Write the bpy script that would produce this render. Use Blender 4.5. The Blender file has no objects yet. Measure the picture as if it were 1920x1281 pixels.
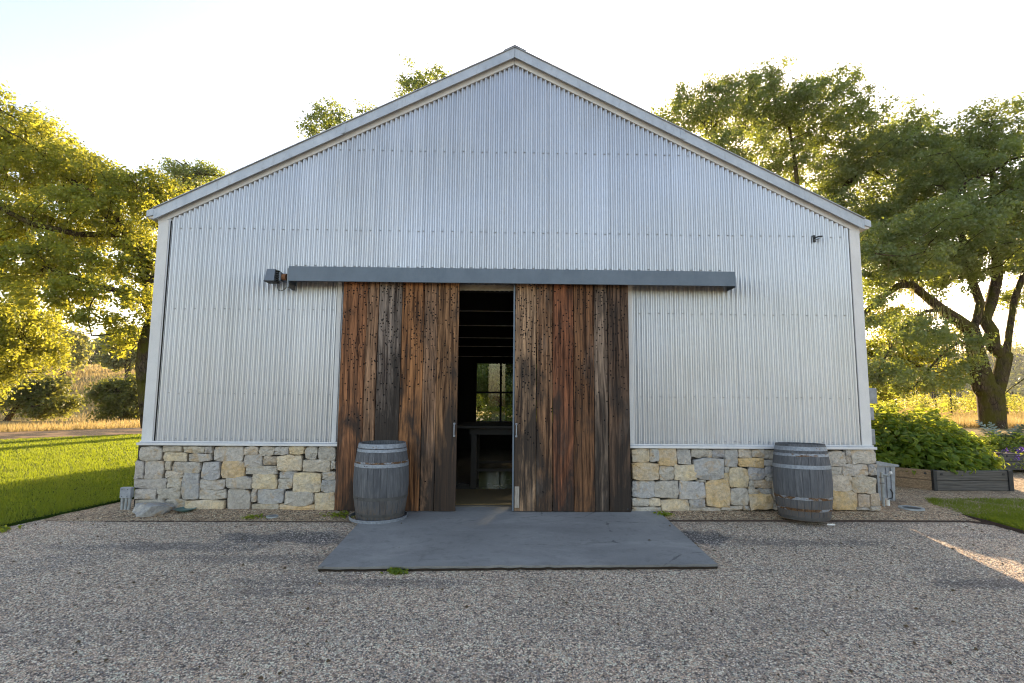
import bpy, math, random
import numpy as np
from mathutils import Vector, Matrix
R_ = math.radians; HAZE = True
random.seed(7); rng = np.random.default_rng(7)
S = bpy.context.scene; COL = S.collection

# ---------------------------------------------------------------- camera, sky, sun, exposure
F_PX, PITCH, YAW, ROLL = 970.4, 0.102, 0.019, 0.008
CAM = np.array([-0.142, -7.141, 1.581])
fw = np.array([math.sin(YAW)*math.cos(PITCH), math.cos(YAW)*math.cos(PITCH), math.sin(PITCH)])
_r = np.array([math.cos(YAW), -math.sin(YAW), 0.0]); _u = np.cross(_r, fw)
rt = _r*math.cos(ROLL) + _u*math.sin(ROLL); up = -_r*math.sin(ROLL) + _u*math.cos(ROLL)
cd = bpy.data.cameras.new('camera'); cam = bpy.data.objects.new('camera', cd); COL.objects.link(cam)
cd.sensor_width = 36; cd.lens = 36*F_PX/1920; cd.clip_start = .05; cd.clip_end = 3000
m = Matrix.Identity(4)
for i in range(3):
    m[i][0] = rt[i]; m[i][1] = up[i]; m[i][2] = -fw[i]; m[i][3] = CAM[i]
cam.matrix_world = m
S.camera = cam
SUN_EL, SUN_AZ = 14.0, 14.0          # azimuth measured from +Y towards +X
w = bpy.data.worlds.new('World'); S.world = w; w.use_nodes = True
nt = w.node_tree; nt.nodes.clear()
sky = nt.nodes.new('ShaderNodeTexSky'); sky.sky_type = 'NISHITA'; sky.sun_disc = False
sky.sun_elevation = R_(SUN_EL); sky.sun_rotation = R_(SUN_AZ); sky.air_density = 1.0; sky.dust_density = 1.2; sky.ozone_density = 1.0
bg = nt.nodes.new('ShaderNodeBackground'); bg.inputs[1].default_value = .15
wo = nt.nodes.new('ShaderNodeOutputWorld')
nt.links.new(sky.outputs[0], bg.inputs[0]); nt.links.new(bg.outputs[0], wo.inputs[0])
sl = bpy.data.lights.new('sun', 'SUN'); sl.energy = 5.0; sl.angle = R_(.53); sl.color = (1, .84, .58)
so = bpy.data.objects.new('sun', sl); COL.objects.link(so)
sd = Vector((math.sin(R_(SUN_AZ))*math.cos(R_(SUN_EL)), math.cos(R_(SUN_AZ))*math.cos(R_(SUN_EL)), math.sin(R_(SUN_EL))))
so.rotation_euler = sd.to_track_quat('Z', 'Y').to_euler(); so.location = (5, 20, 12)
vs = S.view_settings; S.display_settings.display_device = 'sRGB'
vs.view_transform = 'Standard'; vs.look = 'None'; vs.gamma = 1; vs.use_curve_mapping = False; vs.exposure = 1.72
vs.use_white_balance = True; vs.white_balance_temperature = 7800; vs.white_balance_tint = 19
S.cycles.filter_width = 1.1
S.cycles.max_bounces = 8; S.cycles.transparent_max_bounces = 8; S.cycles.caustics_reflective = False; S.cycles.caustics_refractive = False
S.cycles.use_denoising = True

# ---------------------------------------------------------------- helpers
def ray(px, py): return fw + (px-960)/F_PX*rt - (py-640.5)/F_PX*up
def at(px, py, Y):
    d = ray(px, py); return CAM + (Y-CAM[1])/d[1]*d
def gp(px, py, z=0.):
    d = ray(px, py); return CAM + (z-CAM[2])/d[2]*d
def tag(o, label=None, cat=None, group=None, kind=None):
    if label: o['label'] = label
    if cat: o['category'] = cat
    if group: o['group'] = group
    if kind: o['kind'] = kind
    return o
def empty(name, loc=(0, 0, 0), rz=0):
    o = bpy.data.objects.new(name, None); COL.objects.link(o); o.location = loc; o.rotation_euler.z = rz; o.empty_display_size = .2
    return o
def link(name, me, mat, parent=None, smooth=False):
    o = bpy.data.objects.new(name, me); COL.objects.link(o)
    if mat and not me.materials: me.materials.append(mat)
    if parent is not None: o.parent = parent
    if smooth: me.polygons.foreach_set('use_smooth', [True]*len(me.polygons))
    return o
def np_mesh(name, V, F, mat=None, parent=None, smooth=False):
    V = np.asarray(V, np.float32); F = np.asarray(F, np.int32)
    me = bpy.data.meshes.new(name); n, k = F.shape
    me.vertices.add(len(V)); me.vertices.foreach_set('co', V.ravel())
    me.loops.add(n*k); me.loops.foreach_set('vertex_index', F.ravel())
    me.polygons.add(n); me.polygons.foreach_set('loop_start', np.arange(0, n*k, k, dtype=np.int32))
    try: me.polygons.foreach_set('loop_total', np.full(n, k, dtype=np.int32))
    except Exception: pass
    me.update(calc_edges=True)
    return link(name, me, mat, parent, smooth)
class MB:
    def __init__(s): s.v = []; s.f = []
    def add(s, vs_, fs):
        b = len(s.v); s.v += [tuple(map(float, p)) for p in vs_]; s.f += [tuple(i+b for i in f) for f in fs]; return s
    def box(s, x0, x1, y0, y1, z0, z1, bev=0.0, M=None):
        if x1 < x0: x0, x1 = x1, x0
        if y1 < y0: y0, y1 = y1, y0
        if z1 < z0: z0, z1 = z1, z0
        if bev <= 0:
            P = [(x, y, z) for z in (z0, z1) for (x, y) in ((x0, y0), (x1, y0), (x1, y1), (x0, y1))]
            Fc = [(0, 3, 2, 1), (4, 5, 6, 7), (0, 1, 5, 4), (1, 2, 6, 5), (2, 3, 7, 6), (3, 0, 4, 7)]
        else:
            b = min(bev, (x1-x0)*.45, (y1-y0)*.45, (z1-z0)*.45); P = []
            idx = {}
            for ix, X in enumerate((x0, x1)):
                for iy, Y in enumerate((y0, y1)):
                    for iz, Z in enumerate((z0, z1)):
                        sx, sy, sz = (1, -1)[ix], (1, -1)[iy], (1, -1)[iz]
                        for a, p in enumerate(((X, Y+sy*b, Z+sz*b), (X+sx*b, Y, Z+sz*b), (X+sx*b, Y+sy*b, Z))):
                            idx[(ix, iy, iz, a)] = len(P); P.append(p)
            Fc = []
            for a in range(3):
                o1, o2 = [i for i in range(3) if i != a]
                for sde in (0, 1):
                    q = []
                    for (u, v_) in ((0, 0), (1, 0), (1, 1), (0, 1)):
                        k = [0, 0, 0]; k[a] = sde; k[o1] = u; k[o2] = v_; q.append(idx[(*k, a)])
                    if (sde == 1) == (a == 1): q = q[::-1]
                    Fc.append(tuple(q))
            for a in range(3):
                o1, o2 = [i for i in range(3) if i != a]
                for u in (0, 1):
                    for v_ in (0, 1):
                        k0 = [0, 0, 0]; k1 = [0, 0, 0]; k1[a] = 1
                        k0[o1] = k1[o1] = u; k0[o2] = k1[o2] = v_
                        Fc.append((idx[(*k0, o1)], idx[(*k1, o1)], idx[(*k1, o2)], idx[(*k0, o2)]))
            for ix in (0, 1):
                for iy in (0, 1):
                    for iz in (0, 1): Fc.append(tuple(idx[(ix, iy, iz, a)] for a in range(3)))
        if M is not None: P = [tuple(M @ Vector(p)) for p in P]
        return s.add(P, Fc)
    def tube(s, pts, rad, n=8, cap=True):
        pts = [np.array(p, float) for p in pts]
        if not hasattr(rad, '__len__'): rad = [rad]*len(pts)
        V = []; u = None
        for i, p in enumerate(pts):
            t = pts[min(i+1, len(pts)-1)] - pts[max(i-1, 0)]; t /= np.linalg.norm(t)+1e-9
            if u is None: u = np.cross(t, (0, 0, 1) if abs(t[2]) < .9 else (1, 0, 0))
            u = u - t*(u@t); u /= np.linalg.norm(u)+1e-9; v_ = np.cross(t, u)
            for k in range(n):
                a = 2*math.pi*k/n; V.append(p + rad[i]*(math.cos(a)*u+math.sin(a)*v_))
        Fc = []
        for i in range(len(pts)-1):
            for k in range(n):
                Fc.append((i*n+k, i*n+(k+1) % n, (i+1)*n+(k+1) % n, (i+1)*n+k))
        if cap: Fc.append(tuple(range(n))[::-1]); Fc.append(tuple(range((len(pts)-1)*n, len(pts)*n)))
        return s.add(V, Fc)
    def lathe(s, prof, n=32, c=(0, 0, 0)):
        V = []
        for (r, z) in prof:
            for k in range(n):
                a = 2*math.pi*k/n; V.append((c[0]+r*math.cos(a), c[1]+r*math.sin(a), c[2]+z))
        Fc = [(i*n+k, i*n+(k+1) % n, (i+1)*n+(k+1) % n, (i+1)*n+k) for i in range(len(prof)-1) for k in range(n)]
        return s.add(V, Fc)
    def prism(s, poly, z0, z1):
        n = len(poly); V = [(x, y, z0) for x, y in poly]+[(x, y, z1) for x, y in poly]
        Fc = [tuple(range(n))[::-1], tuple(range(n, 2*n))]+[(i, (i+1) % n, n+(i+1) % n, n+i) for i in range(n)]
        return s.add(V, Fc)
    def mesh(s, name):
        me = bpy.data.meshes.new(name); me.from_pydata(s.v, [], s.f); me.update(); return me
    def build(s, name, mat, parent=None, smooth=False, fix=True):
        me = s.mesh(name)
        if fix:
            import bmesh
            bm = bmesh.new(); bm.from_mesh(me); bmesh.ops.recalc_face_normals(bm, faces=bm.faces); bm.to_mesh(me); bm.free()
        o = link(name, me, mat, parent)
        if smooth:
            me.polygons.foreach_set('use_smooth', [True]*len(me.polygons))
            try: me.set_sharp_from_angle(angle=R_(38))
            except Exception: pass
        return o

# ---------------------------------------------------------------- material kit
class Mat:
    def __init__(s, name):
        s.m = bpy.data.materials.new(name); s.m.use_nodes = True; s.t = s.m.node_tree; s.t.nodes.clear()
        s.out = s.n('ShaderNodeOutputMaterial')
    def n(s, typ, **kw):
        nd = s.t.nodes.new(typ)
        for k, v_ in kw.items(): setattr(nd, k, v_)
        return nd
    def l(s, a, b): s.t.links.new(a, b)
    def put(s, sock, v_):
        if isinstance(v_, bpy.types.NodeSocket): s.l(v_, sock)
        elif v_ is not None:
            if hasattr(v_, '__len__') and len(v_) == 3 and sock.type == 'RGBA': v_ = (*v_, 1)
            sock.default_value = v_
    def coord(s, scale=(1, 1, 1), kind='Object', rand=False, loc=None):
        tc = s.n('ShaderNodeTexCoord'); src = tc.outputs[kind]
        if kind == 'World': pass
        if rand:
            oi = s.n('ShaderNodeObjectInfo'); ad = s.n('ShaderNodeVectorMath', operation='MULTIPLY_ADD')
            cmb = s.n('ShaderNodeCombineXYZ')
            for i in range(3): s.l(oi.outputs['Random'], cmb.inputs[i])
            s.l(cmb.outputs[0], ad.inputs[0]); ad.inputs[1].default_value = (31, 57, 83); s.l(src, ad.inputs[2]); src = ad.outputs[0]
        mp = s.n('ShaderNodeMapping'); s.l(src, mp.inputs[0]); mp.inputs['Scale'].default_value = scale
        if loc: mp.inputs['Location'].default_value = loc
        return mp.outputs[0]
    def pos(s, scale=(1, 1, 1)):
        g = s.n('ShaderNodeNewGeometry'); mp = s.n('ShaderNodeMapping'); s.l(g.outputs['Position'], mp.inputs[0]); mp.inputs['Scale'].default_value = scale
        return mp.outputs[0]
    def noise(s, v_, scale=5, detail=4, rough=.55, dist=0, col=False):
        q = s.n('ShaderNodeTexNoise'); s.put(q.inputs['Vector'], v_); q.inputs['Scale'].default_value = scale
        q.inputs['Detail'].default_value = detail; q.inputs['Roughness'].default_value = rough; q.inputs['Distortion'].default_value = dist
        return q.outputs['Color' if col else 'Fac']
    def vor(s, v_, scale=5, feature='F1', out='Distance', rnd=1):
        q = s.n('ShaderNodeTexVoronoi', feature=feature); s.put(q.inputs['Vector'], v_); q.inputs['Scale'].default_value = scale
        q.inputs['Randomness'].default_value = rnd
        return q.outputs[out]
    def ramp(s, fac, stops, interp='LINEAR'):
        q = s.n('ShaderNodeValToRGB'); s.put(q.inputs[0], fac); e = q.color_ramp.elements; q.color_ramp.interpolation = interp
        while len(e) < len(stops): e.new(.5)
        for i, (p, c) in enumerate(stops):
            e[i].position = p; e[i].color = (*c, 1) if hasattr(c, '__len__') else (c, c, c, 1)
        return q.outputs[0]
    def mr(s, v_, a, b, c=0, d=1):
        q = s.n('ShaderNodeMapRange'); s.put(q.inputs[0], v_)
        for i, x in enumerate((a, b, c, d)): q.inputs[i+1].default_value = x
        return q.outputs[0]
    def mix(s, f, a, b, typ='MIX'):
        q = s.n('ShaderNodeMix', data_type='RGBA', blend_type=typ); s.put(q.inputs['Factor'], f); s.put(q.inputs[6], a); s.put(q.inputs[7], b)
        return q.outputs[2]
    def math(s, op, a, b=None):
        q = s.n('ShaderNodeMath', operation=op); s.put(q.inputs[0], a)
        if b is not None: s.put(q.inputs[1], b)
        return q.outputs[0]
    def sep(s, v_):
        q = s.n('ShaderNodeSeparateXYZ'); s.l(v_, q.inputs[0]); return q.outputs
    def bump(s, h, strength=.5, dist=.01, nrm=None):
        q = s.n('ShaderNodeBump'); s.put(q.inputs['Height'], h); q.inputs['Strength'].default_value = strength; q.inputs['Distance'].default_value = dist
        if nrm is not None: s.l(nrm, q.inputs['Normal'])
        return q.outputs[0]
    def pbr(s, col, rough=.7, metal=0, nrm=None, spec=.5, **kw):
        b = s.n('ShaderNodeBsdfPrincipled'); s.put(b.inputs['Base Color'], col); s.put(b.inputs['Roughness'], rough); s.put(b.inputs['Metallic'], metal)
        b.inputs['Specular IOR Level'].default_value = spec
        for k, v_ in kw.items(): s.put(b.inputs[k], v_)
        if nrm is not None: s.l(nrm, b.inputs['Normal'])
        s.l(b.outputs[0], s.out.inputs[0]); return s.m
    def ocol(s): return s.n('ShaderNodeObjectInfo').outputs['Color']
    def island(s): return s.n('ShaderNodeNewGeometry').outputs['Random Per Island']

def mat_galv():
    k = Mat('galvanized corrugated steel'); p = k.pos()
    st = k.noise(k.pos((3.2, 3.2, .3)), 1.6, 4, .6)
    bl = k.noise(p, .55, 3, .5); sp = k.noise(k.pos((1, 1, .35)), 60, 3, .6)
    c = k.ramp(st, [(.3, (.46, .48, .51)), (.55, (.54, .56, .59)), (.75, (.62, .64, .66))])
    c = k.mix(k.mr(bl, .35, .7), c, (.60, .64, .71))
    oi = k.n('ShaderNodeObjectInfo')
    c = k.mix(k.mr(oi.outputs['Random'], 0, 1, 0, .35), c, (.40, .44, .50))
    c = k.mix(k.mr(sp, .45, .62, 0, .12), c, (.34, .36, .40))
    # rust specks near the bottom edge and streaks of grime
    gr = k.mr(k.noise(k.pos((14, 14, .8)), 2.4, 5, .75), .62, .78, 0, .45)
    c = k.mix(gr, c, (.30, .31, .31))
    b = k.bump(k.noise(k.pos((1, 1, .5)), 5, 3, .5), .10, .006)
    return k.pbr(c, k.mr(st, .2, .8, .34, .42), .72, b, .5)
def mat_trim(name, a, b, metal=.0, rough=.55, grime=.5):
    k = Mat(name); st = k.noise(k.pos((1, 1, .7)), 5, 6, .65)
    c = k.mix(k.mr(st, .3, .7), a, b)
    g = k.noise(k.pos((5, 5, 1.2)), 3.5, 6, .75)
    c = k.mix(k.mr(g, .55, .72, 0, grime), c, (.17, .18, .19))
    f = k.noise(k.pos(), 120, 2, .5); c = k.mix(k.mr(f, .3, .7, 0, .12), c, (.2, .2, .2))
    return k.pbr(c, rough, metal, k.bump(k.noise(k.pos(), 30, 4, .6), .1, .004))
def mat_plain(name, col, rough=.6, metal=0, var=.25, scale=14, bump=.15, stretch=(1, 1, 1), spec=.5):
    k = Mat(name); n_ = k.noise(k.pos(stretch), scale, 5, .6)
    d = tuple(x*(1-var) for x in col); l = tuple(min(1, x*(1+var)) for x in col)
    c = k.ramp(n_, [(.3, d), (.7, l)])
    return k.pbr(c, rough, metal, k.bump(n_, bump, .006), spec)
def mat_stone():
    k = Mat('rough split stone'); p = k.coord(rand=True)
    oc = k.ocol(); n1 = k.noise(p, 3.2, 5, .6, .6); n2 = k.noise(p, 22, 6, .72); n3 = k.noise(p, 70, 4, .7)
    c = k.mix(k.mr(n1, .42, .66, 0, .75), oc, (.56, .52, .46))
    c = k.mix(k.mr(k.noise(p, 5, 4, .6, 1.2), .54, .66, 0, .6), c, (.52, .35, .18))
    c = k.mix(k.mr(n2, .36, .66, .0, 1), k.mix(1, c, (.80, .80, .80), 'MULTIPLY'), k.mix(1, c, (1.25, 1.24, 1.22), 'MULTIPLY'))
    c = k.mix(k.mr(n3, .56, .68, 0, .5), c, (.14, .13, .12))
    c = k.mix(k.mr(k.noise(p, 45, 3, .7), .62, .70, 0, .6), c, (.66, .64, .60))
    h = k.math('ADD', k.math('MULTIPLY', n2, 1.0), k.math('MULTIPLY', n3, .35))
    h = k.math('ADD', h, k.math('MULTIPLY', k.noise(p, 7, 3, .5), 1.6))
    return k.pbr(c, .9, 0, k.bump(h, .9, .03), .25)
def mat_wood():
    k = Mat('old redwood planks'); oc = k.ocol()
    p0 = k.coord(rand=True)
    # slow sideways wander of the grain plus knots
    wv = k.noise(k.coord((1.4, 1, .55), rand=True), 1.6, 2, .5, col=True)
    dv = k.n('ShaderNodeVectorMath', operation='MULTIPLY_ADD'); k.l(wv, dv.inputs[0]); dv.inputs[1].default_value = (.09, 0, 0); k.l(p0, dv.inputs[2])
    kn = k.vor(k.coord((3.4, 0, 1.05), rand=True), 1.0, 'F1', 'Distance', 1)
    knot = k.mr(kn, 0, .16, 1, 0)
    mp = k.n('ShaderNodeMapping'); k.l(dv.outputs[0], mp.inputs[0]); mp.inputs['Scale'].default_value = (1, 1, .028)
    wob = k.n('ShaderNodeVectorMath', operation='ADD'); cm = k.n('ShaderNodeCombineXYZ'); k.l(k.math('MULTIPLY', knot, .05), cm.inputs[0]); k.l(mp.outputs[0], wob.inputs[0]); k.l(cm.outputs[0], wob.inputs[1])
    g1 = k.noise(wob.outputs[0], 34, 6, .7, .3); g2 = k.noise(wob.outputs[0], 120, 4, .7)
    c = k.mix(k.mr(g1, .40, .57), k.mix(1, oc, (.16, .135, .13), 'MULTIPLY'), oc)
    c = k.mix(k.mr(g1, .56, .70, 0, .65), c, k.mix(1, oc, (1.7, 1.6, 1.45), 'MULTIPLY'))
    c = k.mix(k.mr(g2, .5, .68, 0, .75), c, (.018, .013, .01))
    # dark, nearly black weathered blotches, more towards the foot
    z = k.sep(k.pos())[2]
    bl = k.noise(k.coord((1.5, 1, .45), rand=True), 2.1, 5, .62, .5)
    th = k.mr(z, .0, 2.6, .17, -.03)
    bl2 = k.mr(k.math('ADD', bl, th), .50, .66, 0, .90)
    c = k.mix(bl2, c, (.032, .026, .023))
    gb = k.mr(k.noise(k.coord((2.4, 1, .6), rand=True), 2.4, 4, .6), .6, .78, 0, .35)
    c = k.mix(gb, c, (.20, .18, .165))
    c = k.mix(k.mr(knot, .45, .9, 0, .9), c, (.02, .013, .01))
    # acorn holes drilled by woodpeckers: dense at the top of each board
    hv = k.n('ShaderNodeTexVoronoi', feature='F1'); k.l(k.coord((1, 0, 1), rand=True), hv.inputs['Vector']); hv.inputs['Scale'].default_value = 27; hv.inputs['Randomness'].default_value = .72
    hole = k.mr(hv.outputs['Distance'], .24, .30, 1, 0)
    hc = k.sep(hv.outputs['Color'])[0]
    al = k.n('ShaderNodeObjectInfo').outputs['Alpha']
    dens = k.mr(z, .8, 2.5, -.1, 1.25)
    dens = k.math('ADD', dens, k.mr(k.noise(k.coord((1, 1, .5), rand=True), 2.6, 2, .5), .3, .7, -.45, .35))
    dens = k.math('MULTIPLY', dens, al)
    hole = k.math('MULTIPLY', hole, k.math('LESS_THAN', hc, dens))
    c = k.mix(hole, c, (.004, .003, .003))
    hgt = k.math('SUBTRACT', k.math('ADD', g1, k.math('MULTIPLY', g2, .5)), k.math('MULTIPLY', hole, 3.))
    return k.pbr(c, .82, 0, k.bump(hgt, .8, .008), .25)
def mat_stave():
    k = Mat('weathered grey oak staves'); p = k.coord((1, 1, .06), rand=True)
    g = k.noise(p, 60, 5, .7); b = k.noise(k.coord((1, 1, .4), rand=True), 5, 4, .6)
    c = k.ramp(g, [(.3, (.055, .060, .068)), (.52, (.115, .122, .135)), (.72, (.20, .207, .218))])
    oi = k.n('ShaderNodeObjectInfo'); c = k.mix(k.mr(oi.outputs['Random'], 0, 1, 0, .45), c, (.10, .107, .12))
    c = k.mix(k.mr(b, .5, .72, 0, .7), c, (.045, .05, .062))
    z = k.sep(k.coord())[2]
    c = k.mix(k.math('MULTIPLY', k.mr(z, .1, .34, .55, 0), k.mr(g, .4, .6)), c, (.12, .075, .035))
    return k.pbr(c, .8, 0, k.bump(g, .5, .004), .3)
def mat_hoop(name, rust):
    k = Mat(name); n_ = k.noise(k.coord((1, 1, 2.5)), 7, 5, .7)
    c = k.ramp(k.noise(k.coord(), 30, 4, .6), [(.3, (.19, .22, .26)), (.7, (.33, .37, .42))])
    r = k.ramp(k.noise(k.coord(), 50, 4, .7), [(.35, (.045, .028, .02)), (.55, (.16, .075, .03)), (.72, (.30, .25, .16))])
    f = k.mr(n_, .62-rust*.4, .70-rust*.4)
    return k.pbr(k.mix(f, c, r), .6, .35, k.bump(n_, .3, .003))
WEAR = ((555, 1008, .85, .24, .95), (330, 1025, .95, .16, .75), (500, 1048, .8, .13, .6), (1312, 1008, .45, .26, 1), (1500, 1018, .95, .13, .65), (860, 1265, .45, .16, .35), (700, 1092, 1.1, .09, .6), (1860, 1095, .5, .12, .8), (520, 1110, .5, .10, .5), (1800, 1005, .6, .10, .6), (1000, 1180, 1.6, .2, .22), (250, 1180, 1.0, .25, .25), (1500, 1160, 1.2, .25, .25))
def gravel_nodes(k, tones, patch, s1=70., dark=.62, bstr=.9):
    p = k.pos(); d1 = k.n('ShaderNodeTexVoronoi', feature='F1'); k.l(p, d1.inputs['Vector']); d1.inputs['Scale'].default_value = s1
    d2 = k.n('ShaderNodeTexVoronoi', feature='F1'); k.l(p, d2.inputs['Vector']); d2.inputs['Scale'].default_value = s1*.52
    r1 = k.sep(d1.outputs['Color'])[0]; r2 = k.sep(d2.outputs['Color'])[1]
    c1 = k.ramp(r1, tones, 'CONSTANT'); c2 = k.ramp(r2, tones, 'CONSTANT')
    c = k.mix(k.mr(k.noise(p, 55, 2, .5), .44, .56, 0, 1), c1, c2)
    edge = k.mr(d1.outputs['Distance'], .30, .62, 0, dark)
    c = k.mix(edge, c, (.028, .027, .028))
    return p, c, d1.outputs['Distance'], d2.outputs['Distance']
def mat_gravel():
    k = Mat('pale chip seal over old asphalt')
    tones = [(0, (0.120, 0.098, 0.086)), (.12, (0.735, 0.549, 0.420)), (.24, (0.420, 0.309, 0.235)), (.34, (0.930, 0.766, 0.595)), (.46, (0.206, 0.170, 0.154)), (.56, (0.930, 0.930, 0.748)), (.66, (0.735, 0.538, 0.380)), (.75, (0.392, 0.327, 0.286)), (.84, (0.906, 0.681, 0.523)), (.94, (0.930, 0.930, 0.768))]
    p, c, h, h2 = gravel_nodes(k, tones, 0, 92., .45)
    big = k.noise(k.pos((.55, 1, 1)), 1.1, 6, .62, .6)
    warp = k.noise(k.pos(), 2.2, 5, .65)
    # places where the chips have worn off and the old asphalt shows
    wear = None
    for (px, py, rx, ry, st_) in WEAR:
        q = gp(px, py); sub = k.n('ShaderNodeVectorMath', operation='SUBTRACT'); k.l(k.pos(), sub.inputs[0]); sub.inputs[1].default_value = (q[0], q[1], 0)
        sc = k.n('ShaderNodeVectorMath', operation='MULTIPLY'); k.l(sub.outputs[0], sc.inputs[0]); sc.inputs[1].default_value = (1/rx, 1/ry, 0)
        ln = k.n('ShaderNodeVectorMath', operation='LENGTH'); k.l(sc.outputs[0], ln.inputs[0])
        v_ = k.math('MULTIPLY', k.mr(k.math('ADD', ln.outputs['Value'], k.mr(warp, .3, .7, -.6, .6)), .75, 1.35, 1, 0), st_)
        wear = v_ if wear is None else k.math('MAXIMUM', wear, v_)
    worn = k.math('MAXIMUM', wear, k.mr(big, .56, .70, 0, .7))
    vv = k.n('ShaderNodeTexVoronoi'); k.l(p, vv.inputs['Vector']); vv.inputs['Scale'].default_value = 95
    asp = k.ramp(k.sep(vv.outputs['Color'])[0], [(0, (.032, .03, .03)), (.45, (.09, .086, .085)), (.72, (.20, .19, .185)), (.9, (.50, .47, .45)), (1, (.70, .66, .62))])
    c = k.mix(worn, c, asp)
    c = k.mix(1, c, (1.06, 1.0, .95), 'MULTIPLY'); n3 = k.noise(k.pos(), .35, 3, .5); c = k.mix(k.mr(n3, .4, .65, 0, .5), c, k.mix(1, c, (.74, .72, .71), 'MULTIPLY'))
    c = k.mix(k.mr(k.noise(k.pos(), 9, 4, .7), .60, .72, 0, .5), c, (.10, .085, .065))
    pale = k.mr(k.noise(k.pos((.6, 1, 1)), 1.8, 4, .6, .3), .58, .74, 0, .35); c = k.mix(pale, c, k.mix(1, c, (1.5, 1.5, 1.52), 'MULTIPLY'))
    hh = k.math('ADD', k.mr(h, 0, .6, 1, 0), k.math('MULTIPLY', k.mr(h2, 0, .6, 1, 0), .8))
    return k.pbr(c, .85, 0, k.bump(hh, .8, .006), .3)
def mat_tan_gravel():
    k = Mat('loose tan gravel')
    tones = [(0, (0.130, 0.090, 0.067)), (.14, (0.728, 0.517, 0.325)), (.3, (0.494, 0.325, 0.201)), (.42, (0.930, 0.708, 0.499)), (.55, (0.624, 0.427, 0.268)), (.68, (0.930, 0.831, 0.594)), (.78, (0.390, 0.270, 0.182)), (.88, (0.831, 0.596, 0.392))]
    p, c, h, h2 = gravel_nodes(k, tones, 0, 70.)
    n_ = k.noise(k.pos(), 2.2, 5, .6); c = k.mix(k.mr(n_, .52, .70, 0, .5), c, (.13, .10, .075))
    hh = k.math('ADD', k.mr(h, 0, .6, 1, 0), k.math('MULTIPLY', k.mr(h2, 0, .6, 1, 0), .8))
    return k.pbr(c, .9, 0, k.bump(hh, 1., .01), .2)
def mat_pebble():
    k = Mat('loose stone chips'); r = k.island()
    c = k.ramp(r, [(0, (0.139, 0.116, 0.102)), (.12, (0.603, 0.483, 0.372)), (.27, (0.394, 0.294, 0.223)), (.38, (0.835, 0.693, 0.539)), (.50, (0.232, 0.200, 0.186)), (.60, (0.920, 0.809, 0.651)), (.70, (0.638, 0.483, 0.335)), (.82, (0.418, 0.367, 0.326)), (.92, (0.920, 0.819, 0.651))], 'CONSTANT')
    return k.pbr(c, .8, 0, None, .35)
def mat_concrete():
    k = Mat('grey concrete pad'); p = k.pos()
    a = k.noise(k.pos((.6, 1, 1)), 1.6, 6, .62, .4); b = k.noise(p, 160, 3, .7); c3 = k.noise(p, 11, 5, .65)
    c = k.ramp(a, [(.3, (.20, .20, .195)), (.55, (.28, .28, .272)), (.75, (.37, .368, .358))])
    c = k.mix(k.mr(b, .42, .62, 0, .42), c, (.27, .28, .29)); c = k.mix(k.mr(b, .55, .4, 0, .25), c, (.05, .055, .06))
    c = k.mix(k.mr(c3, .54, .72, 0, .4), c, (.10, .10, .105)); c = k.mix(k.mr(k.noise(k.pos((1, 1.6, 1)), .9, 5, .7, 1.), .52, .68, 0, .45), c, (.36, .355, .345)); c = k.mix(k.mr(k.noise(p, 4, 5, .7, .6), .60, .68, 0, .35), c, (.12, .115, .11))
    cr = k.vor(k.coord((.55, .8, 1)), 1.0, 'DISTANCE_TO_EDGE'); cn = k.mr(k.noise(p, 1.3, 2, .5), .5, .54)
    crack = k.math('MULTIPLY', k.mr(k.math('ADD', cr, k.mr(k.noise(p, 9, 5, .7), 0, 1, -.03, .03)), .0, .005, 1, 0), cn)
    c = k.mix(k.math('MULTIPLY', crack, .55), c, (.04, .04, .045))
    return k.pbr(c, .82, 0, k.bump(k.math('ADD', b, k.math('MULTIPLY', c3, .6)), .35, .004), .35)
def mat_leaf(name, dark, light, trans, tf=.45, rough=.5):
    k = Mat(name); r = k.island(); cl = k.mr(k.noise(k.pos(), .7, 4, .65), .3, .7)
    f = k.math('ADD', k.math('MULTIPLY', r, .5), k.math('MULTIPLY', cl, .5))
    c = k.mix(f, dark, light); t = k.mix(f, tuple(x*.7 for x in trans), trans)
    d = k.n('ShaderNodeBsdfPrincipled'); k.put(d.inputs['Base Color'], c); d.inputs['Roughness'].default_value = rough; d.inputs['Specular IOR Level'].default_value = .35
    tr = k.n('ShaderNodeBsdfTranslucent'); k.put(tr.inputs[0], t)
    mx = k.n('ShaderNodeMixShader'); mx.inputs[0].default_value = tf; k.l(d.outputs[0], mx.inputs[1]); k.l(tr.outputs[0], mx.inputs[2]); k.l(mx.outputs[0], k.out.inputs[0])
    return k.m
def mat_bark(name='oak bark', moss=.5):
    k = Mat(name); p = k.pos((1, 1, .3)); n_ = k.noise(p, 11, 6, .7, .5); v_ = k.vor(k.pos((1, 1, .25)), 14, 'DISTANCE_TO_EDGE')
    c = k.ramp(n_, [(.3, (.035, .024, .016)), (.55, (.10, .072, .05)), (.75, (.19, .15, .11))])
    c = k.mix(k.mr(v_, 0, .12, .8, 0), c, (.014, .01, .008))
    m1 = k.mr(k.noise(k.pos(), 2.1, 4, .6), .55-.25*moss, .7-.2*moss, 0, .85)
    c = k.mix(m1, c, (.085, .082, .012))
    return k.pbr(c, .95, 0, k.bump(k.math('ADD', n_, v_), .9, .04), .1)
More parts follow.
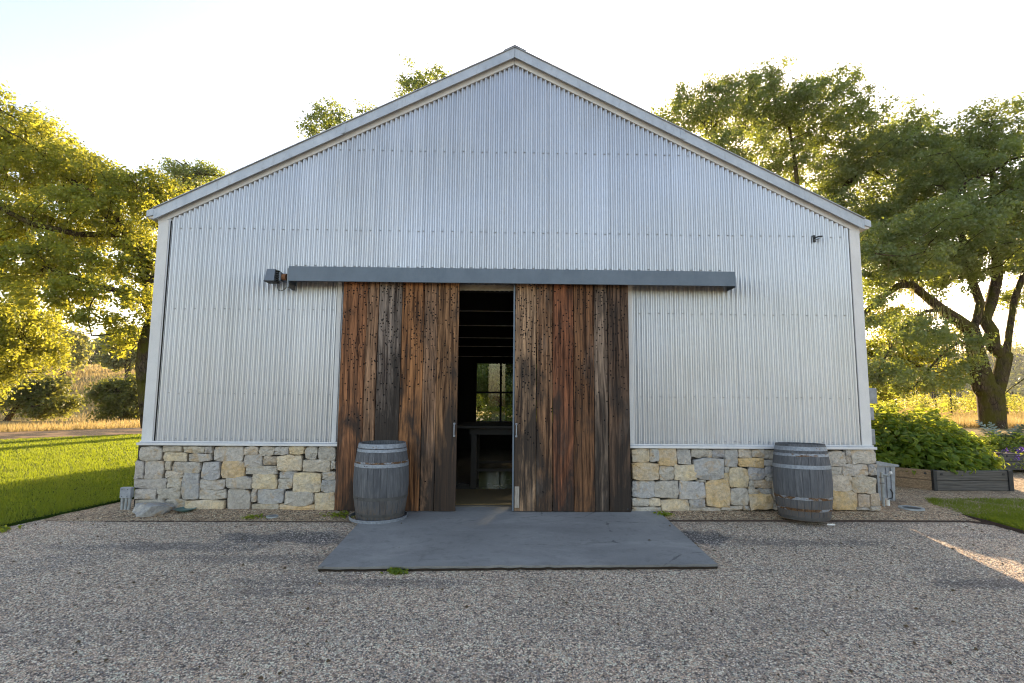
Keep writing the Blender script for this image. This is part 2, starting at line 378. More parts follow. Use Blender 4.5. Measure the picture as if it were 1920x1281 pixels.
def mat_ground():
    k = Mat('dry grass ground'); p = k.pos(); a = k.noise(p, .12, 5, .6, .6); b = k.noise(p, 3, 6, .7); f = k.noise(p, 40, 3, .7)
    c = k.ramp(a, [(.32, (.20, .15, .065)), (.5, (.34, .26, .12)), (.62, (.42, .33, .16)), (.75, (.17, .17, .06))])
    c = k.mix(k.mr(b, .35, .7, 0, .5), c, (.22, .16, .08)); c = k.mix(k.mr(f, .4, .65, 0, .5), c, (.12, .09, .045))
    # oak scrub covers the high far hills
    sp = k.sep(p); h = k.mr(k.math('ADD', sp[1], k.mr(k.noise(p, .03, 4, .6), 0, 1, -40, 40)), 195, 215, 0, 1)
    g = k.ramp(k.noise(p, .16, 6, .75), [(.35, (.022, .035, .016)), (.55, (.05, .07, .03)), (.7, (.11, .12, .05))])
    c = k.mix(h, c, g)
    return k.pbr(c, .95, 0, k.bump(b, .6, .08), .1)
def mat_lawn():
    k = Mat('mown lawn turf'); p = k.pos(); a = k.noise(p, .8, 4, .6); b = k.noise(p, 70, 3, .7)
    c = k.mix(k.mr(a, .35, .65), (.028, .060, .010), (.045, .085, .012)); c = k.mix(k.mr(b, .35, .65), k.mix(1, c, (.5, .5, .5), 'MULTIPLY'), c)
    return k.pbr(c, .9, 0, k.bump(b, .8, .02), .1)
def mat_blade(name, a, b, tr, tf=.5):
    return mat_leaf(name, a, b, tr, tf, .6)
def mat_road():
    k = Mat('dark gravel farm track'); p = k.pos(); v_ = k.vor(p, 30, 'F1', 'Color'); c = k.ramp(k.sep(v_)[0], [(0, (.025, .022, .02)), (.6, (.06, .052, .048)), (1, (.16, .125, .10))])
    c = k.mix(k.mr(k.noise(p, .9, 4, .6), .48, .6, 0, .8), c, (.26, .18, .12))
    return k.pbr(c, .95, 0, None, .1)
def mat_glass():
    k = Mat('window glass'); g = k.n('ShaderNodeBsdfGlossy'); g.inputs['Roughness'].default_value = .02; t = k.n('ShaderNodeBsdfTransparent'); t.inputs[0].default_value = (.86, .9, .88, 1)
    mx = k.n('ShaderNodeMixShader'); fr = k.n('ShaderNodeFresnel'); fr.inputs[0].default_value = 1.45; k.l(fr.outputs[0], mx.inputs[0]); k.l(t.outputs[0], mx.inputs[1]); k.l(g.outputs[0], mx.inputs[2]); k.l(mx.outputs[0], k.out.inputs[0]); return k.m

M = dict(
    screw=mat_plain('dull zinc screws', (.42, .43, .44), .45, .3), litter=mat_plain('dead oak leaves', (.12, .075, .035), .9, 0, .5, 40),
    galv=mat_galv(), trim=mat_trim('painted trim boards', (.62, .635, .65), (.72, .73, .74), 0, .55, .18),
    fascia=mat_trim('grey galvanized fascia', (.36, .41, .47), (.50, .55, .61), .35, .5, .55),
    track=mat_trim('blue grey painted steel cover', (.085, .125, .17), (.12, .165, .215), .2, .5, .2),
    stone=mat_stone(), mortar=mat_plain('dark mortar', (.05, .045, .04), .95, 0, .4, 30, .5),
    wood=mat_wood(), stave=mat_stave(), hoop=mat_hoop('zinc hoop', .0), hoop_rust=mat_hoop('rusted hoop', .5), hoop_mid=mat_hoop('part rusted hoop', .25), hoop_dark=mat_plain('dark old hoop', (.085, .085, .085), .7, .2),
    gravel=mat_gravel(), tan=mat_tan_gravel(), pebble=mat_pebble(), concrete=mat_concrete(),
    ground=mat_ground(), lawn=mat_lawn(), road=mat_road(), glass=mat_glass(),
    bark=mat_bark(), bark_dry=mat_bark('dry bark', 0),
    leaf_gold=mat_leaf('golden green oak leaves', (.070, .115, .026), (.18, .23, .045), (.70, .69, .085), .48),
    leaf_oak=mat_leaf('dusty green oak leaves', (.065, .105, .058), (.15, .205, .12), (.58, .68, .09), .38),
    leaf_far=mat_leaf('olive leaves', (.08, .11, .05), (.18, .21, .09), (.55, .54, .10), .42),
    leaf_bush=mat_leaf('dark green scrub leaves', (.05, .08, .035), (.12, .155, .06), (.45, .46, .07), .4),
    leaf_berry=mat_leaf('bright berry leaves', (.055, .12, .022), (.13, .22, .035), (.78, .84, .10), .5),
    leaf_arti=mat_leaf('silver green leaves', (.12, .17, .13), (.22, .28, .22), (.20, .26, .12), .2),
    leaf_vine=mat_leaf('vine leaves', (.06, .10, .02), (.14, .18, .03), (.62, .60, .10), .5),
    petal=mat_leaf('purple petals', (.12, .05, .34), (.22, .10, .50), (.20, .08, .4), .3),
    moss=mat_leaf('hanging lichen', (.16, .16, .06), (.26, .25, .10), (.40, .36, .12), .4),
    blade=mat_blade('grass blades', (.040, .080, .014), (.09, .145, .022), (.40, .50, .035), .48),
    dry=mat_blade('dry grass stems', (.30, .22, .09), (.50, .38, .17), (.60, .45, .18), .4),
    iron=mat_plain('grey painted metal', (.20, .22, .24), .5, .4), dark=mat_plain('dark metal', (.03, .033, .038), .5, .3),
    box=mat_plain('grey enamel box', (.27, .30, .34), .45, .1), pvc=mat_plain('grey plastic conduit', (.30, .33, .34), .5),
    rust=mat_plain('rusty iron edging', (.06, .04, .032), .9), rustlite=mat_plain('rusty lamp fitting', (.26, .11, .05), .8),
    teal=mat_plain('teal glazed saucer', (.06, .15, .15), .35), white=mat_plain('white paper', (.7, .7, .68), .7),
    beam=mat_plain('weathered grey timber', (.095, .088, .082), .9, 0, .55, 9, .7, (.25, 6, 6)), beam_tan=mat_plain('tan weathered timber', (.24, .17, .11), .9, 0, .4, 9, .7, (.3, 5, 5)),
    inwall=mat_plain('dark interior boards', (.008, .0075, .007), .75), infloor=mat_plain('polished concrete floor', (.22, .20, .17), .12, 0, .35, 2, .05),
    furn=mat_plain('black stained table wood', (.006, .006, .006), .6), mat_=mat_plain('coir door mat', (.16, .11, .05), .95, 0, .4, 60, 1),
    purlin=mat_plain('galvanized roof purlins', (.62, .63, .64), .4, .4), tanp=mat_plain('tan header board', (.30, .27, .22), .7),
    cream=mat_plain('cream canvas panel', (.45, .38, .26), .8), roofm=mat_plain('grey metal roof', (.35, .37, .4), .5, .5),
    post=mat_plain('dark vineyard stakes', (.06, .045, .035), .9), soil=mat_plain('dark soil', (.035, .025, .018), .95),
    lamp=mat_plain('grey lamp housing', (.13, .16, .20), .5, .2, .12), plate=mat_plain('pale wood block', (.33, .29, .25), .8, 0, .3, 20, .3, (4, 1, .5)),
)

# ---------------------------------------------------------------- ground
def sstep(x, a, b):
    t = np.clip((x-a)/(b-a), 0, 1); return t*t*(3-2*t)
def wig(x, y, s, seed=0):
    return (np.sin(x*s+1.3*seed)*np.cos(y*s*1.17+seed)+.5*np.sin(x*s*2.3+y*s*1.9+seed*2.1)+.3*np.cos(x*s*4.1-y*s*3.7+seed))/1.8
def H(x, y):
    x = np.asarray(x, float); y = np.asarray(y, float)
    L = 1-sstep(x, -14, -2)
    left = -1.7*sstep(y, 21, 31)*(1-sstep(y, 42, 60)) + 5.9*sstep(y, 44, 88) + .006*np.clip(y-88, 0, 400) + 22*sstep(y, 150, 330)
    left = left + .35*wig(x, y, .13, 1)*sstep(y, 24, 40)
    Rr = sstep(x, 6, 10)
    right = .46*sstep(y, 4, 13)*Rr + 34*sstep(y, 215, 380) + 5*wig(x, y, .02, 2)*sstep(y, 220, 330)
    h = L*left + (1-L)*right
    return h - .03
xs = np.concatenate([np.linspace(-900, -60, 30), np.linspace(-56, 56, 113), np.linspace(60, 900, 30)])
ys = np.concatenate([np.linspace(-400, -24, 10), np.linspace(-20, 100, 121), np.linspace(104, 420, 60), np.linspace(450, 1100, 8)])
X, Y = np.meshgrid(xs, ys); Z = H(X, Y); nx, ny = len(xs), len(ys)
idx = np.arange(nx*ny).reshape(ny, nx)
tag(np_mesh('ground', np.stack([X.ravel(), Y.ravel(), Z.ravel()], 1), np.stack([idx[:-1, :-1].ravel(), idx[:-1, 1:].ravel(), idx[1:, 1:].ravel(), idx[1:, :-1].ravel()], 1), M['ground'], None, True), kind='structure')
def sheet(name, poly, z, mat, zf=None):
    b = MB(); n = len(poly); b.add([(x, y, zf(x, y) if zf else z) for x, y in poly], [tuple(range(n))]); return b.build(name, mat, fix=False)
tag(sheet('gravel_yard', [(-15, -22), (15, -22), (15, -.3), (8, -.3), (-8, -.3), (-15, -.3)], 0, M['gravel']), kind='structure')
def grid_sheet(name, x0, x1, y0, y1, nx_, ny_, zf, mat):
    a = np.linspace(x0, x1, nx_); b_ = np.linspace(y0, y1, ny_); gx, gy = np.meshgrid(a, b_); i = np.arange(nx_*ny_).reshape(ny_, nx_)
    return np_mesh(name, np.stack([gx.ravel(), gy.ravel(), zf(gx, gy).ravel()], 1), np.stack([i[:-1, :-1].ravel(), i[:-1, 1:].ravel(), i[1:, 1:].ravel(), i[1:, :-1].ravel()], 1), mat, None, True)
bankz = lambda x, y: .006+.045*sstep(y, -.52, -.08)*sstep(x, -5.5, -5.1)+.008*wig(x, y, 3.1)*sstep(y, -.5, -.3)
tag(grid_sheet('gravel_bed', -5.75, -1.86, -.54, .9, 60, 16, bankz, M['tan']), kind='structure')
bankr = lambda x, y: .006+.045*sstep(y, -.42, -.05)+.008*wig(x, y, 3.1)*sstep(y, -.35, -.2)+sstep(x, 6, 10)*.42*sstep(y, 4, 13)
tag(grid_sheet('gravel_path', 1.93, 16, -.42, 8.5, 110, 60, bankr, M['tan']), kind='structure')

# lawns
lawnL = [(-7.2, -4.5), (-6.35, -2.6), (-5.95, -1.15), (-5.80, -.45), (-5.68, .1), (-5.57, .76), (-5.5, 2.5), (-5.5, 8), (-5.6, 19.5), (-9, 16.6), (-13.2, 12.4), (-16, 9.6), (-24, 1.6), (-24, -4.5)]
lawnR = [tuple(gp(*q)[:2]) for q in ((1735, 941), (1745, 952), (1790, 966), (1850, 981), (1920, 1001))]
lawnR = lawnR + [(6.2, -1.6), (13, -1.6), (13, .95), (7.8, .80)]
def inpoly(px_, py_, poly):
    r = np.zeros(len(px_), bool); n = len(poly); j = n-1
    for i in range(n):
        xi, yi = poly[i]; xj, yj = poly[j]
        r ^= ((yi > py_) != (yj > py_)) & (px_ < (xj-xi)*(py_-yi)/(yj-yi+1e-12)+xi); j = i
    return r
def lawn(poly, z, label, nblade, seed):
    b = MB(); b.prism(poly, z-.06, z); o = b.build('lawn', M['lawn']); tag(o, kind='structure')
    g = np.random.default_rng(seed); P = np.array(poly); lo, hi = P.min(0), P.max(0); pts = []
    tot = 0
    while tot < nblade:
        q = g.uniform(lo, hi, (nblade*2, 2)); d = np.hypot(q[:, 0]-CAM[0], q[:, 1]-CAM[1])
        q = q[inpoly(q[:, 0], q[:, 1], poly) & (g.random(len(q)) < np.clip((8.5/d)**2, 0.05, 1)) & (d < 26)]; pts.append(q); tot += len(q)
    q = np.concatenate(pts)[:nblade]; n = len(q); d = np.hypot(q[:, 0]-CAM[0], q[:, 1]-CAM[1])
    a = g.uniform(0, 2*np.pi, n); hh = g.uniform(.025, .058, n)*(1+.3*wig(q[:, 0], q[:, 1], 4)); wd = .0035*np.clip(d/6, 1, 3)
    b0 = np.column_stack([q[:, 0]-np.cos(a)*wd, q[:, 1]-np.sin(a)*wd, np.full(n, z-.004)]); b1 = np.column_stack([q[:, 0]+np.cos(a)*wd, q[:, 1]+np.sin(a)*wd, np.full(n, z-.004)])
    ln = g.normal(0, .018, (n, 2)); tp = np.column_stack([q[:, 0]+ln[:, 0], q[:, 1]+ln[:, 1], z+hh])
    V = np.stack([b0, b1, tp], 1).reshape(-1, 3); o = np_mesh('grass', V, np.arange(n*3).reshape(-1, 3), M['blade']); tag(o, label, 'grass', kind='stuff')
lawn(lawnL, .03, 'short green lawn grass left of the barn, streaked with low sun', 330000, 3)
lawn(lawnR, .03, 'short green lawn grass in the small corner plot right of the barn', 90000, 4)

# farm track beyond the lawn
tr = [(-31, -4.6), (-24, 2.0), (-16, 10.0), (-13.2, 12.9), (-9, 17), (-4, 22), (8, 27), (8, 30.2), (-6, 25), (-11.5, 20.6), (-16.6, 15.8), (-19.5, 12.8), (-28, 4.4), (-34, -2.2)]
tag(sheet('farm_track', tr, .0, M['road'], lambda x, y: .03+float(H(x, y))), kind='structure')

# dry grass verges
def tufts(name, label, gen, n, h0, h1, mat, seed, wd=.006, lean=.25):
    g = np.random.default_rng(seed); q = gen(g, n); n = len(q); z = H(q[:, 0], q[:, 1]); a = g.uniform(0, 2*np.pi, n); hh = g.uniform(h0, h1, n)
    d = np.hypot(q[:, 0]-CAM[0], q[:, 1]-CAM[1]); w_ = wd*np.clip(d/10, 1, 12)
    dx, dy = np.cos(a)*w_, np.sin(a)*w_; ln = g.normal(0, lean, (n, 2))*hh[:, None]
    V = np.stack([np.column_stack([q[:, 0]-dx, q[:, 1]-dy, z]), np.column_stack([q[:, 0]+dx, q[:, 1]+dy, z]), np.column_stack([q[:, 0]+ln[:, 0], q[:, 1]+ln[:, 1], z+hh])], 1).reshape(-1, 3)
    return tag(np_mesh(name, V, np.arange(n*3).reshape(-1, 3), mat), label, 'grass', kind='stuff')
def verge(g, n):
    t = g.uniform(-8, 34, n); s = np.abs(g.normal(0, 2.6, n))+.1; return np.column_stack([-23.+t*.72-s*.70, 9.2+t*.72+s*.70])
tufts('dry_grass', 'golden dry grass on the verge beyond the farm track', verge, 30000, .05, .30, M['dry'], 11)
def hillg(g, n):
    Yq = g.uniform(40, 95, n); return np.column_stack([-(Yq+7)*g.uniform(.45, 1.05, n), Yq])
tufts('hill_grass', 'pale dry grass on the hillside beyond the creek bushes', hillg, 40000, .2, .55, M['dry'], 12)
def vineg(g, n):
    Yq = 13+g.random(n)**1.6*90; return np.column_stack([(Yq+7)*g.uniform(.55, 1.1, n), Yq])
tufts('field_grass', 'sunlit pale grass of the vineyard field behind the right oak', vineg, 60000, .12, .4, M['dry'], 13)

# ---------------------------------------------------------------- concrete pad and edging
zt = lambda y: .048+.012*y
nl, nr, fl, fr = gp(596, 1063, .046), gp(1346, 1058, .046), (-1.86, -.0), (1.965, -.0)
b = MB(); T = [(nl[0], nl[1], .046), (nr[0], nr[1], .046), (fr[0], 0, .048), (fl[0], 0, .048)]
def pad():
    # subdivided outline so that the near edge can be chipped and uneven
    n = 60; top = []; bot = []
    for i in range(n+1):
        t = i/n; x = T[0][0]+(T[1][0]-T[0][0])*t; y = T[0][1]+(T[1][1]-T[0][1])*t
        j = .006*math.sin(i*1.7)+random.uniform(-.005, .005)+(.014 if 22 < i < 40 and random.random() < .6 else 0)
        top.append((x, y+j, .046-random.uniform(0, .003))); bot.append((x, y+.022+j*.5, -.02))
    vv = top+bot+[T[2], T[3], (T[2][0], 0, -.02), (T[3][0], 0, -.02)]; m_ = len(top)
    fs = [tuple(range(m_))+(2*m_, 2*m_+1)]+[(i, i+1, m_+i+1, m_+i) for i in range(m_-1)]
    MB().add([(x, y-.001, z-.020) for x, y, z in top]+[(x, y+.004, z) for x, y, z in bot], [(i, i+1, m_+i+1, m_+i) for i in range(m_-1)]).build('pad_edge', M['soil'])['kind'] = 'structure'  # dark strip on the pad's front face, reusing the soil colour
    fs += [(m_-1, 2*m_, 2*m_+2, 2*m_-1), (0, m_, 2*m_+3, 2*m_+1)]
    return MB().add(vv, fs)
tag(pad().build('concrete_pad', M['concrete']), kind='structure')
def edging(pts, label, h=.022):
    e = MB()
    for (a, c) in zip(pts[:-1], pts[1:]):
        a, c = np.array(a), np.array(c); d = (c-a)/np.linalg.norm(c-a); nn = np.array([-d[1], d[0]])*.004
        P = [a-nn, c-nn, c+nn, a+nn]; e.prism([tuple(p) for p in P], -.02, h)
    tag(e.build('steel_edging', M['rust']), label, 'edging')
edging([(-4.95, -.55), (-3.6, -.545), (-1.97, -.55)], 'rusty steel edging strip in the gravel left of the concrete pad', .012)
edging([(1.96, -.45), (3.0, -.435), (4.4, -.43), (5.85, -.43), (6.2, -.75)], 'rusty steel edging strip in the gravel right of the concrete pad')
edging([(x-.012, y-.012) for x, y in lawnR[:5]], 'dark edging strip curving round the small right lawn', .04)
edging([(-6.36, -2.6), (-5.96, -1.15), (-5.81, -.45), (-5.69, .1), (-5.58, .76), (-5.51, 2.5)], 'dark edging strip along the big left lawn', .03)

# loose chips lying on the yard
def chips(name, label, n, gen, s0, s1, mat, seed):
    g = np.random.default_rng(seed); q = gen(g, n); n = len(q)
    base = np.array([(1, 0, 0), (-.5, .87, 0), (-.5, -.87, 0), (0, 0, 1.)]); s = g.uniform(s0, s1, n)
    sc = np.stack([s*g.uniform(.7, 1.3, n), s*g.uniform(.7, 1.3, n), s*g.uniform(.5, .9, n)], 1); a = g.uniform(0, 6.28, n)
    P = base[None]*sc[:, None]+g.normal(0, .12, (n, 4, 3))*s[:, None, None]; c, s_ = np.cos(a), np.sin(a)
    Q = np.stack([P[..., 0]*c[:, None]-P[..., 1]*s_[:, None], P[..., 0]*s_[:, None]+P[..., 1]*c[:, None], P[..., 2]], -1)+q[:, None, :]
    Fc = (np.arange(n)[:, None, None]*4+np.array([(0, 1, 3), (1, 2, 3), (2, 0, 3)])[None]).reshape(-1, 3)
    tag(np_mesh(name, Q.reshape(-1, 3), Fc, mat), label, 'gravel', kind='stuff')
def near_g(g, n):
    x = g.uniform(-8.5, 8.5, n*3); y = -4.6+4.1*g.random(n*3)**1.35; dm = np.full(len(x), 9.)
    for (px, py, rx, ry, st_) in WEAR[:9]:
        q = gp(px, py); dm = np.minimum(dm, np.hypot((x-q[0])/rx, (y-q[1])/ry)+(1-st_)*1.2)
    dm = dm+.5*wig(x, y, 5, 3)
    ok = (g.random(len(x)) < np.clip((dm-.7)/.8, .05, 1)) & (np.abs(x) < (y+7.6)*1.08+.2) & ~((np.abs(x-.05) < 2.02) & (y > -2.32)); q = np.column_stack([x, y])[ok][:n]
    return np.column_stack([q, np.full(len(q), .0)])
chips('gravel_chips', 'pale stone chips loose on the yard in front of the barn', 120000, near_g, .004, .0095, M['pebble'], 21)

def litter(g, n):
    x = g.uniform(-8, 8, n*2); y = g.uniform(-4.5, -.2, n*2); ok = np.abs(x) < (y+7.6)*1.1; q = np.column_stack([x, y])[ok][:n]
    on = (np.abs(q[:, 0]-.05) < 1.85) & (q[:, 1] > -2.2); q = q[~on | (g.random(len(q)) < .12)]; on = (np.abs(q[:, 0]-.05) < 1.85) & (q[:, 1] > -2.2); return np.column_stack([q, np.where(on, .05, .008)])
chips('leaf_litter', 'scattered brown leaf bits and twigs on the gravel yard', 420, litter, .008, .02, M['litter'], 31)

def mat_haze():
    k = Mat('evening haze'); v_ = k.n('ShaderNodeVolumePrincipled'); v_.inputs['Color'].default_value = (.9, .92, .95, 1); v_.inputs['Density'].default_value = .00016; v_.inputs['Anisotropy'].default_value = .35
    k.l(v_.outputs[0], k.out.inputs['Volume']); return k.m
if HAZE:
    tag(MB().box(-910, 910, -410, 1110, -4, 75).build('haze', mat_haze()), kind='stuff')
# ---------------------------------------------------------------- barn
W, ZL, SL, ZP, DEP = 4.954, .912, .4994, 6.385, 8.0
barn = empty('barn', (0, 0, 0))
tag(barn, 'grey corrugated metal barn with stone base and sliding plank doors', 'barn')
P_ = .0677; OX0, OX1, OZ1 = -1.95, 1.30, 3.02       # door opening in the front wall
def ztop(x): return ZP+.03-SL*abs(x)
edges = [-W+.02]
s0 = -.439-13*P_*6
e_ = s0
while e_ < W-.05:
    if e_ > -W+.1: edges.append(e_)
    e_ += 13*P_
edges.append(W-.02)
AMP = .0155
def sheet_mesh(x0, x1, zb, tilt, cut=None):
    n = max(2, int(round((x1-x0)/P_*10))); V = []; Fc = []; levels = []
    for i in range(n+1):
        x = x0+(x1-x0)*i/n; ph = (x-s0)/P_*2*math.pi
        s_ = math.sin(ph); y = -AMP*(s_*(1.12-.12*s_*s_)) - tilt*(i/n)
        zt_ = ztop(x); zb_ = zb
        for j in range(3):
            t = j/2; V.append((x, y, zb_+(zt_-zb_)*t))
    for i in range(n):
        for j in range(2): a = i*3+j; Fc.append((a, a+3, a+4, a+1))
    return np.array(V), np.array(Fc)
for i, (a, c) in enumerate(zip(edges[:-1], edges[1:])):
    x1 = c+(.035 if i < len(edges)-2 else 0)
    parts = []
    # where the sheet meets the doorway it stops above the header
    cuts = sorted(set([a, x1]+[q for q in (OX0, OX1) if a < q < x1]))
    Vs, Fs, nb = [], [], 0
    for u, v_ in zip(cuts[:-1], cuts[1:]):
        mid = (u+v_)/2; zb = OZ1 if OX0 < mid < OX1 else ZL-.01
        V, Fc = sheet_mesh(u, v_, zb, .0)
        V[:, 1] -= .0045*np.clip((V[:, 0]-a)/(c-a), 0, 1.1)
        Vs.append(V); Fs.append(Fc+nb); nb += len(V)
    np_mesh('corrugated_sheet', np.concatenate(Vs), np.concatenate(Fs), M['galv'], barn, True)
# screws
sc_ = MB()
rows = [5.053, 3.868, 2.728, 1.566, .958, 3.352]
k0 = int((-W+.2-s0)/P_)
for zr in rows:
    seq = []; x = s0
    while x > -W: x -= 13*P_
    while x < W:
        for j in (0, 2, 4, 6, 8, 10, 12):
            seq.append(x+(j+.75)*P_-.25*P_*0)
        x += 13*P_
    for x in seq:
        if abs(x) > W-.17 or zr > ztop(x)-.06: continue
        if zr == 3.352 and abs(x) > 3.05: continue
        if zr < OZ1 and OX0 < x < OX1: continue
        zz = zr+random.uniform(-.006, .006); yy = .006
        sc_.tube([(x, yy, zz), (x, yy-.014, zz)], [.0052, .0052], 6)
        sc_.tube([(x, yy-.014, zz), (x, yy-.020, zz)], [.0042, .003], 6)
tag(sc_.build('screw_heads', M['screw'], barn), kind='stuff')
# trims
def slant(name, s, x0, x1, zo, h, y0, y1, mat, bev=0):
    # a board following the roof slope between |x|=x0..x1, top edge zo - SL*|x|, vertical height h
    P = []
    for x in (x0, x1):
        for (yy, dz) in ((y0, -h), (y1, -h), (y1, 0), (y0, 0)): P.append((s*x, yy, zo-SL*x+dz))
    return MB().add(P, [(0, 1, 2, 3), (7, 6, 5, 4), (0, 4, 5, 1), (1, 5, 6, 2), (2, 6, 7, 3), (3, 7, 4, 0)]).build(name, mat, barn)
OV = .09
for s in (-1, 1):
    slant('frieze_board', s, .002, W+.004, ZP+.185, .185, -.028, .0, M['trim'])
    MB().box(s*(W-.142), s*(W+.003), -.0265, -.001, ZL+.003, 3.972, .004).build('corner_board', M['trim'], barn)
    slant('soffit', s, .002, W+.1, 6.572, .02, -OV+.012, -.030, M['trim'])
    cut = 2.42
    slant('fascia', s, .003, cut-.004, 6.597, .150, -OV-.012, -OV+.010, M['fascia'])
    slant('fascia', s, cut+.004, W+.03, 6.595, .152, -OV-.010, -OV+.010, M['fascia'])
    slant('fascia_lap', s, cut-.03, cut+.03, 6.602, .145, -OV-.018, -OV-.0125, M['fascia'])
    slant('drip_edge', s, .003, W+.035, 6.606, .012, -OV-.03, DEP+.15, M['roofm'])
    slant('roof_panel', s, .003, W+.14, 6.593, .05, -OV+.012, DEP+.15, M['roofm'])
    # eave gutter seen end on
    gx0, gx1 = s*(W+.03), s*(W+.125)
    MB().add([(gx0, -OV-.012, 4.015), (gx0, -OV-.012, 4.112), (gx1, -OV-.012, 4.075), (gx1, -OV-.012, 3.985), (gx0, DEP, 4.015), (gx0, DEP, 4.112), (gx1, DEP, 4.075), (gx1, DEP, 3.985)],
             [(0, 1, 2, 3), (4, 7, 6, 5), (0, 4, 5, 1), (1, 5, 6, 2), (2, 6, 7, 3), (3, 7, 4, 0)]).build('gutter', M['fascia'], barn)
    MB().box(s*(W+.002), s*(W+.11), -OV+.012, DEP, 3.97, 4.008).build('eave_soffit', M['trim'], barn)
    # side wall: corrugated above, stone coloured base below
    n = 118*6; V = []; Fc = []
    for i in range(n+1):
        y = DEP*i/n; x = s*(W-.012+AMP*math.sin(y/P_*2*math.pi)); V += [(x, y, ZL-.01), (x, y, 3.98)]
    for i in range(n): a = 2*i; Fc.append((a, a+2, a+3, a+1))
    np_mesh('side_cladding', V, Fc, M['galv'], barn, True)
    MB().box(s*(W-.16), s*(W-.04), .0, DEP, ZL, 3.97).build('side_wall', M['inwall'], barn)
    MB().box(s*(W-.1), s*(W+.05), .3, DEP, -.05, ZL-.04).build('side_base', M['stone'], barn).color = (.28, .27, .26, 1)
    for x in (s*(W-.16), ): pass
MB().add([(-.16, -OV-.035, 6.531), (0, -OV-.035, 6.611), (.16, -OV-.035, 6.531), (-.16, DEP+.1, 6.531), (0, DEP+.1, 6.611), (.16, DEP+.1, 6.531),
          (-.16, -OV-.035, 6.539), (0, -OV-.035, 6.620), (.16, -OV-.035, 6.539), (-.16, DEP+.1, 6.539), (0, DEP+.1, 6.620), (.16, DEP+.1, 6.539)],
         [(0, 1, 7, 6), (1, 2, 8, 7), (6, 7, 10, 9), (7, 8, 11, 10), (3, 9, 10, 4), (4, 10, 11, 5), (0, 3, 4, 1), (1, 4, 5, 2), (0, 6, 9, 3), (2, 5, 11, 8)]).build('ridge_cap', M['roofm'], barn)
# front wall body behind the sheets
def wallbox(x0, x1, y0, y1, z0, z1, name='wall_board', mat='inwall'): return MB().box(x0, x1, y0, y1, z0, z1).build(name, M[mat], barn)
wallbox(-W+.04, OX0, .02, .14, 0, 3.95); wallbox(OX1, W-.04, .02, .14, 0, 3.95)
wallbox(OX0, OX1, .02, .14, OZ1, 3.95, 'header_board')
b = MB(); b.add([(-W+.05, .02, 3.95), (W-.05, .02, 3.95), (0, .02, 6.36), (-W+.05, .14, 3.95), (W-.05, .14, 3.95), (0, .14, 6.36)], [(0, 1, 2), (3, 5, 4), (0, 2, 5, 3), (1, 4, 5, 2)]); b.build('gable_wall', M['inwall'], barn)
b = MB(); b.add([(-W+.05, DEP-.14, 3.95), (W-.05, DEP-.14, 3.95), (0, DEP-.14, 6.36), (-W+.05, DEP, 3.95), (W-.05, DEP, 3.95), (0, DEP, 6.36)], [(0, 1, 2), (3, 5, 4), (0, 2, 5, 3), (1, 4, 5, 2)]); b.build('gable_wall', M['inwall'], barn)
MB().box(-1.3, 1.5, -.028, -.008, 3.02, 3.10).build('header_trim', M['tanp'], barn)
# base flashing, left and right of the doors
for (a, c) in ((-W-.01, -2.30), (1.56, W+.01)):
    MB().box(a, c, -.105, -.012, ZL-.038, ZL-.004, .004).build('base_flashing', M['trim'], barn)
    MB().box(a, c, -.04, -.014, ZL-.002, ZL+.014).build('base_flashing', M['trim'], barn)
MB().box(1.60, 1.665, -.03, -.008, ZL+.015, 3.12).build('jamb_trim', M['trim'], barn)
MB().box(-2.43, -2.37, -.03, -.008, ZL+.015, 3.12).build('jamb_trim', M['trim'], barn)

# stones of the base, each traced in the wall plane
g_, t_, y_, b_, o_, w_ = (.50, .465, .42), (.56, .49, .40), (.74, .60, .40), (.42, .42, .425), (.70, .50, .27), (.48, .39, .31)
LS = [(250,240,440,352,g_),(440,236,588,282,t_),(443,288,628,352,y_),(597,238,768,292,t_),(771,238,828,292,g_),(645,295,820,357,g_),(826,240,1074,360,g_),(1078,240,1186,305,t_),(1190,240,1314,313,t_),(1318,240,1428,305,g_),(1430,240,1550,300,y_),(1550,238,1650,338,g_),(1652,240,1795,353,g_),(213,356,294,492,g_),(288,348,450,492,g_),(457,357,505,422,t_),(508,360,738,443,g_),(738,362,890,503,b_),(893,352,1082,490,o_),(1075,305,1215,402,g_),(1222,318,1325,384,w_),(1086,390,1332,460,g_),(1332,306,1530,428,y_),(1532,342,1752,438,t_),(1756,353,1795,415,g_),(455,427,600,488,t_),(203,495,463,572,g_),(468,490,586,567,g_),(580,440,730,655,b_),(722,500,922,577,g_),(927,475,1138,570,g_),(1130,456,1333,570,y_),(1350,430,1487,488,b_),(1336,490,1455,578,g_),(1456,440,1682,598,y_),(1685,438,1795,500,g_),(1675,503,1795,600,b_),(218,574,386,655,g_),(388,567,577,652,g_),(722,580,932,655,g_),(935,573,1130,742,g_),(1132,572,1176,675,g_),(1175,577,1390,688,b_),(1393,588,1622,705,g_),(1623,600,1795,745,y_),(214,657,448,748,g_),(450,652,624,722,g_),(616,658,922,744,y_),(1136,688,1347,748,t_),(1350,694,1627,748,o_),(450,724,615,750,g_)]
